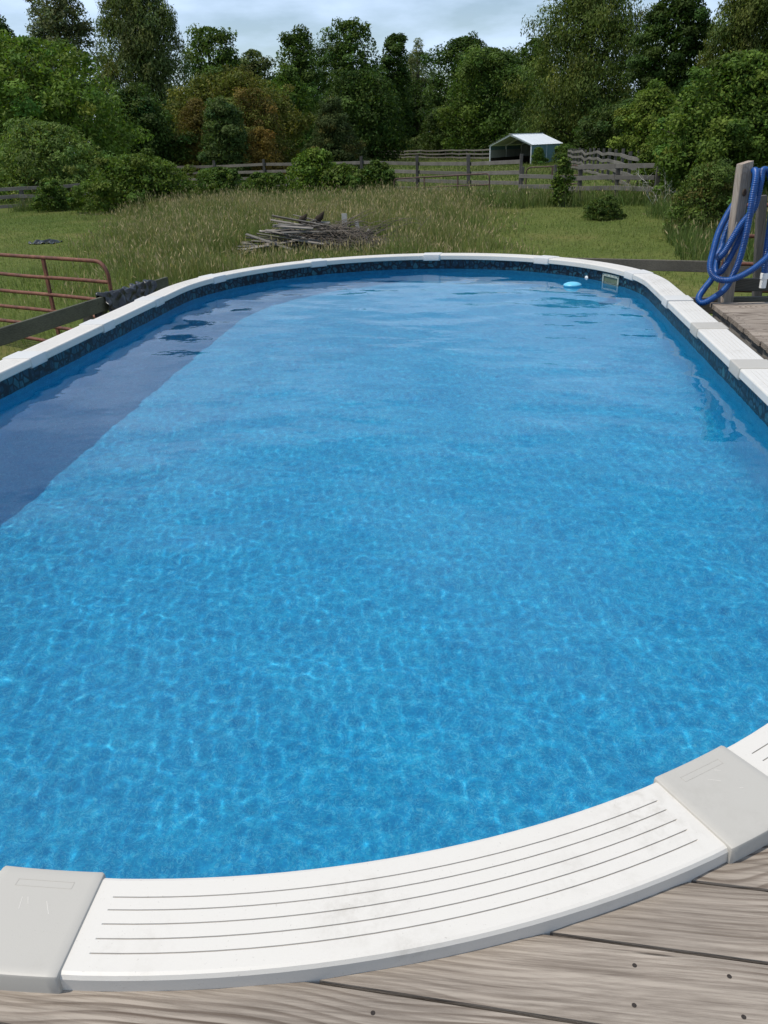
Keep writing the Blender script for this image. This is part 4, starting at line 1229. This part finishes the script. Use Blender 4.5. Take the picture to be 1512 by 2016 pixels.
tree('fence_shrub', 'dark rounded shrub at the left end of the leaning pipe gate', 692, 786, 318, 30, 7500, .115, (.036, .066, .018), 'bush', seed=38, clumps=60, cat='shrub', base=.02, group=FB)
tree('fence_shrub', 'low weedy shrub under the middle of the board fence', 455, 590, 338, 30.5, 6500, .10, G_MD, 'bush', seed=39, clumps=45, cat='shrub', base=.02, group=FB)
tree('sapling', 'slim dark sapling in front of the three-board fence', 1086, 1136, 308, 23.5, 1300, .10, (.050, .085, .022), 'tall', seed=40, clumps=45, cat='shrub', base=.03, group=FB)
tree('weed_clump', 'dark clump of weeds in the lawn before the three-board fence', 1148, 1232, 385, 19.5, 5000, .10, (.045, .072, .024), 'bush', seed=41, clumps=60, clump=.3, cat='shrub', base=.02, group=FB, aspect=.25)
tree('shed_shrub', 'small shrub against the teal side of the shed', 1046, 1076, 288, 79, 2200, .16, (.05, .09, .025), 'bush', seed=42, clumps=30, cat='shrub', base=.02, group='shrubs by the shed')
tree('shed_shrub', 'leafy shrub at the rear corner of the shed', 1085, 1145, 282, 82, 3000, .18, G_MD, 'bush', seed=43, clumps=40, cat='shrub', base=.02, group='shrubs by the shed')
BB = 'bushes beyond the far fence'
for k, (a, b_, tp, lab) in enumerate([(716, 760, 272, 'leftmost bright bush beyond the far fence'), (748, 792, 266, 'yellow-green bush beyond the far fence near the cedar'), (790, 850, 270, 'low grey-green bush beyond the middle of the far fence'), (842, 905, 260, 'tall bush beyond the far fence below the oak'), (898, 965, 262, 'dark bush beyond the far fence next to the shed')]):
    tree('far_bush', lab, a, b_, tp, 178 - 12 * k, 2500, .42, [(.085, .12, .04), (.10, .13, .035), (.06, .09, .04), (.05, .08, .03), (.035, .06, .02)][k], 'bush', seed=50 + k, clumps=35, cat='shrub', base=.02, group=BB)
for k, (a, b_, tp, Yb, lab) in enumerate([(560, 720, 205, 140, 'dark undergrowth tree filling the woods left of the far fence'), (1000, 1180, 175, 112, 'dark undergrowth tree filling the woods right behind the shed'), (1130, 1330, 195, 88, 'dark undergrowth tree above the wavy fence'), (1260, 1460, 150, 70, 'dark undergrowth tree below the glossy dark tree'), (-80, 160, 170, 62, 'dark undergrowth tree behind the left ash'), (280, 460, 200, 92, 'dark undergrowth tree below the clumpy poplar'), (545, 720, 84, 178, 'dark wood edge tree behind the gap left of the tallest cottonwood'), (745, 905, 92, 192, 'dark wood edge tree behind the pale feathery treetop'), (940, 1110, 94, 186, 'dark wood edge tree behind the maple'), (340, 540, 104, 150, 'dark wood edge tree behind the olive thicket'), (820, 960, 200, 135, 'leafy wood edge tree low behind the far fence')]):
    tree('understory_tree', lab, a, b_, tp, Yb, 6500, .36 + max(0, Yb - 100) * .0022, (.030, .052, .017), 'dome', seed=70 + k, clumps=80, base=.0)

# bleached dead branches at the fence end
dd = at(1303, 362, 22.6); dd[2] = float(ground_z(dd[0], dd[1]))
mb = MB(); dr2 = np.random.default_rng(8)
def twig(p, d, L_, r, lev):
    pts = [p]; 
    for k in range(5):
        d = unit(d + dr2.normal(size=3) * .22); p = p + d * L_ / 5; pts.append(p)
        if lev > 0 and dr2.random() < .75: twig(p, unit(d + dr2.normal(size=3) * .6), L_ * .6, r * .6, lev - 1)
    mb.tube(pts, np.linspace(r, r * .35, 6), 5, cap=False)
for k in range(5): twig(np.array([dr2.normal(0, .1), dr2.normal(0, .1), -.05]), unit(np.array([dr2.normal(-.1, .4), dr2.normal(0, .3), 1.0])), dr2.uniform(.5, .95), .012, 2)
mb.build('dead_branches', M['paleTwig'], None, dd, smooth_shade=True, label='bleached bare branches at the right end of the three-board fence', cat='dead bush')

# ------------------------------------------------------------------ grass
def patch(x, y, s, k=0):
    return (np.sin(x * s + 1.3 * k) * np.cos(y * s * 1.17 + k) + np.sin(x * s * 2.3 + y * s * 1.7 + k * 2) * .6 + np.sin(y * s * 3.1 - x * s * 2.6 + k) * .4) / 2
def blades(name, x, y, h, w, c0, c1, lean, r, label, seed_head=None, two=True):
    n_ = len(x); z = ground_z(x, y)
    # keep clear of the pool, decks and heap
    a = r.random(n_) * 6.28; la = r.random(n_) * 6.28; ln = np.abs(r.normal(0, lean, n_)) * h
    b0 = np.stack([x, y, z - .01], 1); side = np.stack([np.cos(a), np.sin(a), np.zeros(n_)], 1) * (w / 2)[:, None]
    tipo = np.stack([np.cos(la) * ln, np.sin(la) * ln, h * np.sqrt(np.clip(1 - (ln / h) ** 2, .15, 1))], 1)
    mid = b0 + tipo * np.array([.38, .38, .58])
    tip = b0 + tipo
    if two:
        V = np.stack([b0 - side, b0 + side, mid + side * .7, mid - side * .7, tip], 1).reshape(-1, 3)
        base = np.arange(n_)[:, None] * 5
        Fq = np.concatenate([base + [0, 1, 2], base + [0, 2, 3], base + [3, 2, 4]], 0)
        T = np.stack([c0, c0, (c0 + c1) / 2, (c0 + c1) / 2, c1], 1).reshape(-1, 3)
    else:
        V = np.stack([b0 - side, b0 + side, tip], 1).reshape(-1, 3)
        Fq = np.arange(n_ * 3).reshape(-1, 3)
        T = np.stack([c0, c0, c1], 1).reshape(-1, 3)
    if seed_head is not None:
        hm = r.random(n_) < seed_head
        m_ = int(hm.sum()); tp = tip[hm]; dv = unit(tp - mid[hm]); Lh = (.07 + .09 * r.random(m_))[:, None]
        sdv = unit(np.cross(dv, r.normal(size=(m_, 3)))) * .011
        Vh = np.stack([tp - dv * Lh * .3, tp + sdv + dv * Lh * .2, tp + dv * Lh * .8, tp - sdv + dv * Lh * .2], 1).reshape(-1, 3)
        bs = len(V) + np.arange(m_)[:, None] * 4
        Fq = np.concatenate([Fq, bs + [0, 1, 2], bs + [0, 2, 3]], 0); V = np.concatenate([V, Vh])
        ch = np.array([.34, .27, .15]) * (1 + .2 * r.normal(size=(m_, 1)))
        T = np.concatenate([T, np.repeat(ch, 4, 0)])
    link(name, np_mesh(name, V, Fq, M['blade'], False, np.clip(T, .01, .7)), kind='stuff', label=label)

gr = np.random.default_rng(77)
def clear(x, y, m=.12):
    q = np.hypot(x, np.maximum(np.abs(y) - HALF, 0)) > PR + W + m - .05
    q &= ~((x > 2.6) & (y < 1.7))
    q &= ~((np.abs(x - PC[0] + .3) < 1.5) & (np.abs(y - PC[1] - .1) < .35))
    return q
def tall_margin(x, y):
    """metres inside the edge of the unmown patch (negative outside)"""
    xl = -9.6 - (y - 15.5) * .40 + 1.3 * patch(x, y, .5, 1); xr = .9 + .7 * patch(x, y, .9, 2)
    y0 = 9.8 + .8 * patch(x, y, .7, 3) - 1.6 * (x < -5)
    return np.minimum(np.minimum(x - xl, xr - x), np.minimum(y - y0, 29 - y))
def tall_zone(x, y): return tall_margin(x, y) > .1
def tones(n_, base, var, r): return np.array(base)[None, :] * (1 + var * r.normal(size=(n_, 1))) * (1 + .06 * r.normal(size=(n_, 3)))
# tall seeding grass
n0 = 215000
x = gr.uniform(-16, 2.2, n0); y = gr.uniform(8, 29, n0)
mg = tall_margin(x, y)
k = clear(x, y, .2) & (gr.random(n0) < (.55 + .5 * patch(x, y, 1.6, 4)) * np.clip((mg + 1.0) / 2.6, 0, 1))
x, y = x[k], y[k]; m_ = len(x)
mg = mg[k]
tan = np.clip(.33 + .5 * patch(x, y, .45, 5) + .25 * gr.normal(size=m_), 0, 1)[:, None]
nearp = (np.abs(x - PC[0]) < 2.0 + .4 * patch(x, y, 2.0, 20)) & (y > PC[1] - 3.2) & (y < PC[1] + .5)
h = np.where(nearp, .42, 1.0) * np.clip(.47 + .22 * patch(x, y, 1.1, 6) + .14 * gr.normal(size=m_), .12, .95) * np.clip(.45 + .30 * mg, .35, 1)
c0 = tones(m_, (.115, .155, .040), .2, gr); c1 = tones(m_, (.150, .185, .055), .2, gr) * (1 - tan) + tones(m_, (.36, .295, .15), .18, gr) * tan
blades('tall_grass', x, y, h, gr.uniform(.008, .017, m_), c0, c1, .38, gr, 'tall seeding meadow grass round the scrap wood heap', .22)
# mown lawn
n0 = 270000
d = gr.random(n0) ** .62
y = 1.5 + d * 27; x = gr.uniform(-1, 1, n0) * (9 + .75 * y) - .12 * y
k = ~tall_zone(x, y) & clear(x, y) & (x > -22) & (x < 13) & ((x < -2.5) | (x > 0.3) | (y > 4.7))
x, y = x[k], y[k]; m_ = len(x)
f_ = np.clip(.5 + .5 * patch(x, y, .8, 7) + .3 * gr.normal(size=m_), 0, 1)[:, None]
c0 = tones(m_, (.125, .165, .040), .2, gr); c1 = tones(m_, (.175, .230, .055), .36, gr) * (1 - f_) + tones(m_, (.27, .255, .11), .34, gr) * f_
h = np.clip(.068 + .025 * patch(x, y, 2.0, 8) + .026 * gr.normal(size=m_), .02, .18)
left = (x < -2.4) & (y < 13) & (x > -9.5)
h = np.where(left, h * gr.uniform(1.5, 4.2, m_), h)
blades('lawn_grass', x, y, h, np.where(y < 9, .009, .016), c0, c1, .6, gr, 'short mown lawn grass', None, two=False)
# rank weeds along the fence foot
n0 = 75000
x = gr.uniform(-20, 9, n0); y = gr.uniform(21.5, 33, n0)
fy = 27.5 - .16 * x - 1.8 * (x > 0)
k = (np.abs(y - fy) < 2.1 + .9 * patch(x, y, .8, 9)) & (gr.random(n0) < .6 + .5 * patch(x, y, 1.2, 10))
x, y = x[k], y[k]; m_ = len(x)
h = np.clip(.50 + .2 * patch(x, y, .9, 11) + .14 * gr.normal(size=m_), .1, .9)
f_ = np.clip(.22 + .5 * patch(x, y, .6, 12) + .2 * gr.normal(size=m_), 0, 1)[:, None]
c0 = tones(m_, (.075, .115, .03), .25, gr); c1 = tones(m_, (.125, .180, .042), .22, gr) * (1 - f_) + tones(m_, (.24, .20, .10), .2, gr) * f_
blades('fence_weeds', x, y, h, gr.uniform(.012, .03, m_), c0, c1, .45, gr, 'rank green weeds along the foot of the paddock fence', .10)
# rough grass at the right lawn edge
n0 = 22000
x = gr.uniform(3.2, 10, n0); y = gr.uniform(11, 24, n0)
k = (x > 4.6 + .10 * (y - 11) + .5 * patch(x, y, .9, 13))
x, y = x[k], y[k]; m_ = len(x)
h = np.clip(.38 + .2 * patch(x, y, .9, 14) + .15 * gr.normal(size=m_), .1, 1.0)
f_ = np.clip(.25 + .5 * patch(x, y, .7, 15) + .2 * gr.normal(size=m_), 0, 1)[:, None]
c0 = tones(m_, (.075, .115, .03), .25, gr); c1 = tones(m_, (.115, .165, .042), .22, gr) * (1 - f_) + tones(m_, (.22, .18, .09), .2, gr) * f_
blades('edge_weeds', x, y, h, gr.uniform(.009, .02, m_), c0, c1, .45, gr, 'rough weeds along the shady edge of the lawn at right', .12)
# paddock pasture beyond the fence
n0 = 90000
y = 30 + 150 * gr.random(n0) ** 1.6; x = gr.uniform(-.33, .22, n0) * (y + 20)
m_ = n0
f_ = np.clip(.45 + .6 * patch(x, y, .12, 16) + .25 * gr.normal(size=m_), 0, 1)[:, None]
c0 = tones(m_, (.085, .120, .030), .2, gr); c1 = tones(m_, (.095, .145, .032), .2, gr) * (1 - f_) + tones(m_, (.21, .19, .085), .2, gr) * f_
blades('pasture_grass', x, y, np.clip(.16 + .10 * patch(x, y, .2, 17) + .05 * gr.normal(size=m_), .05, .5) * (1 + (y - 30) / 140), .03 + (y - 30) * .0008, c0, c1, .5, gr, 'uneven pasture grass in the paddock', None, two=False)
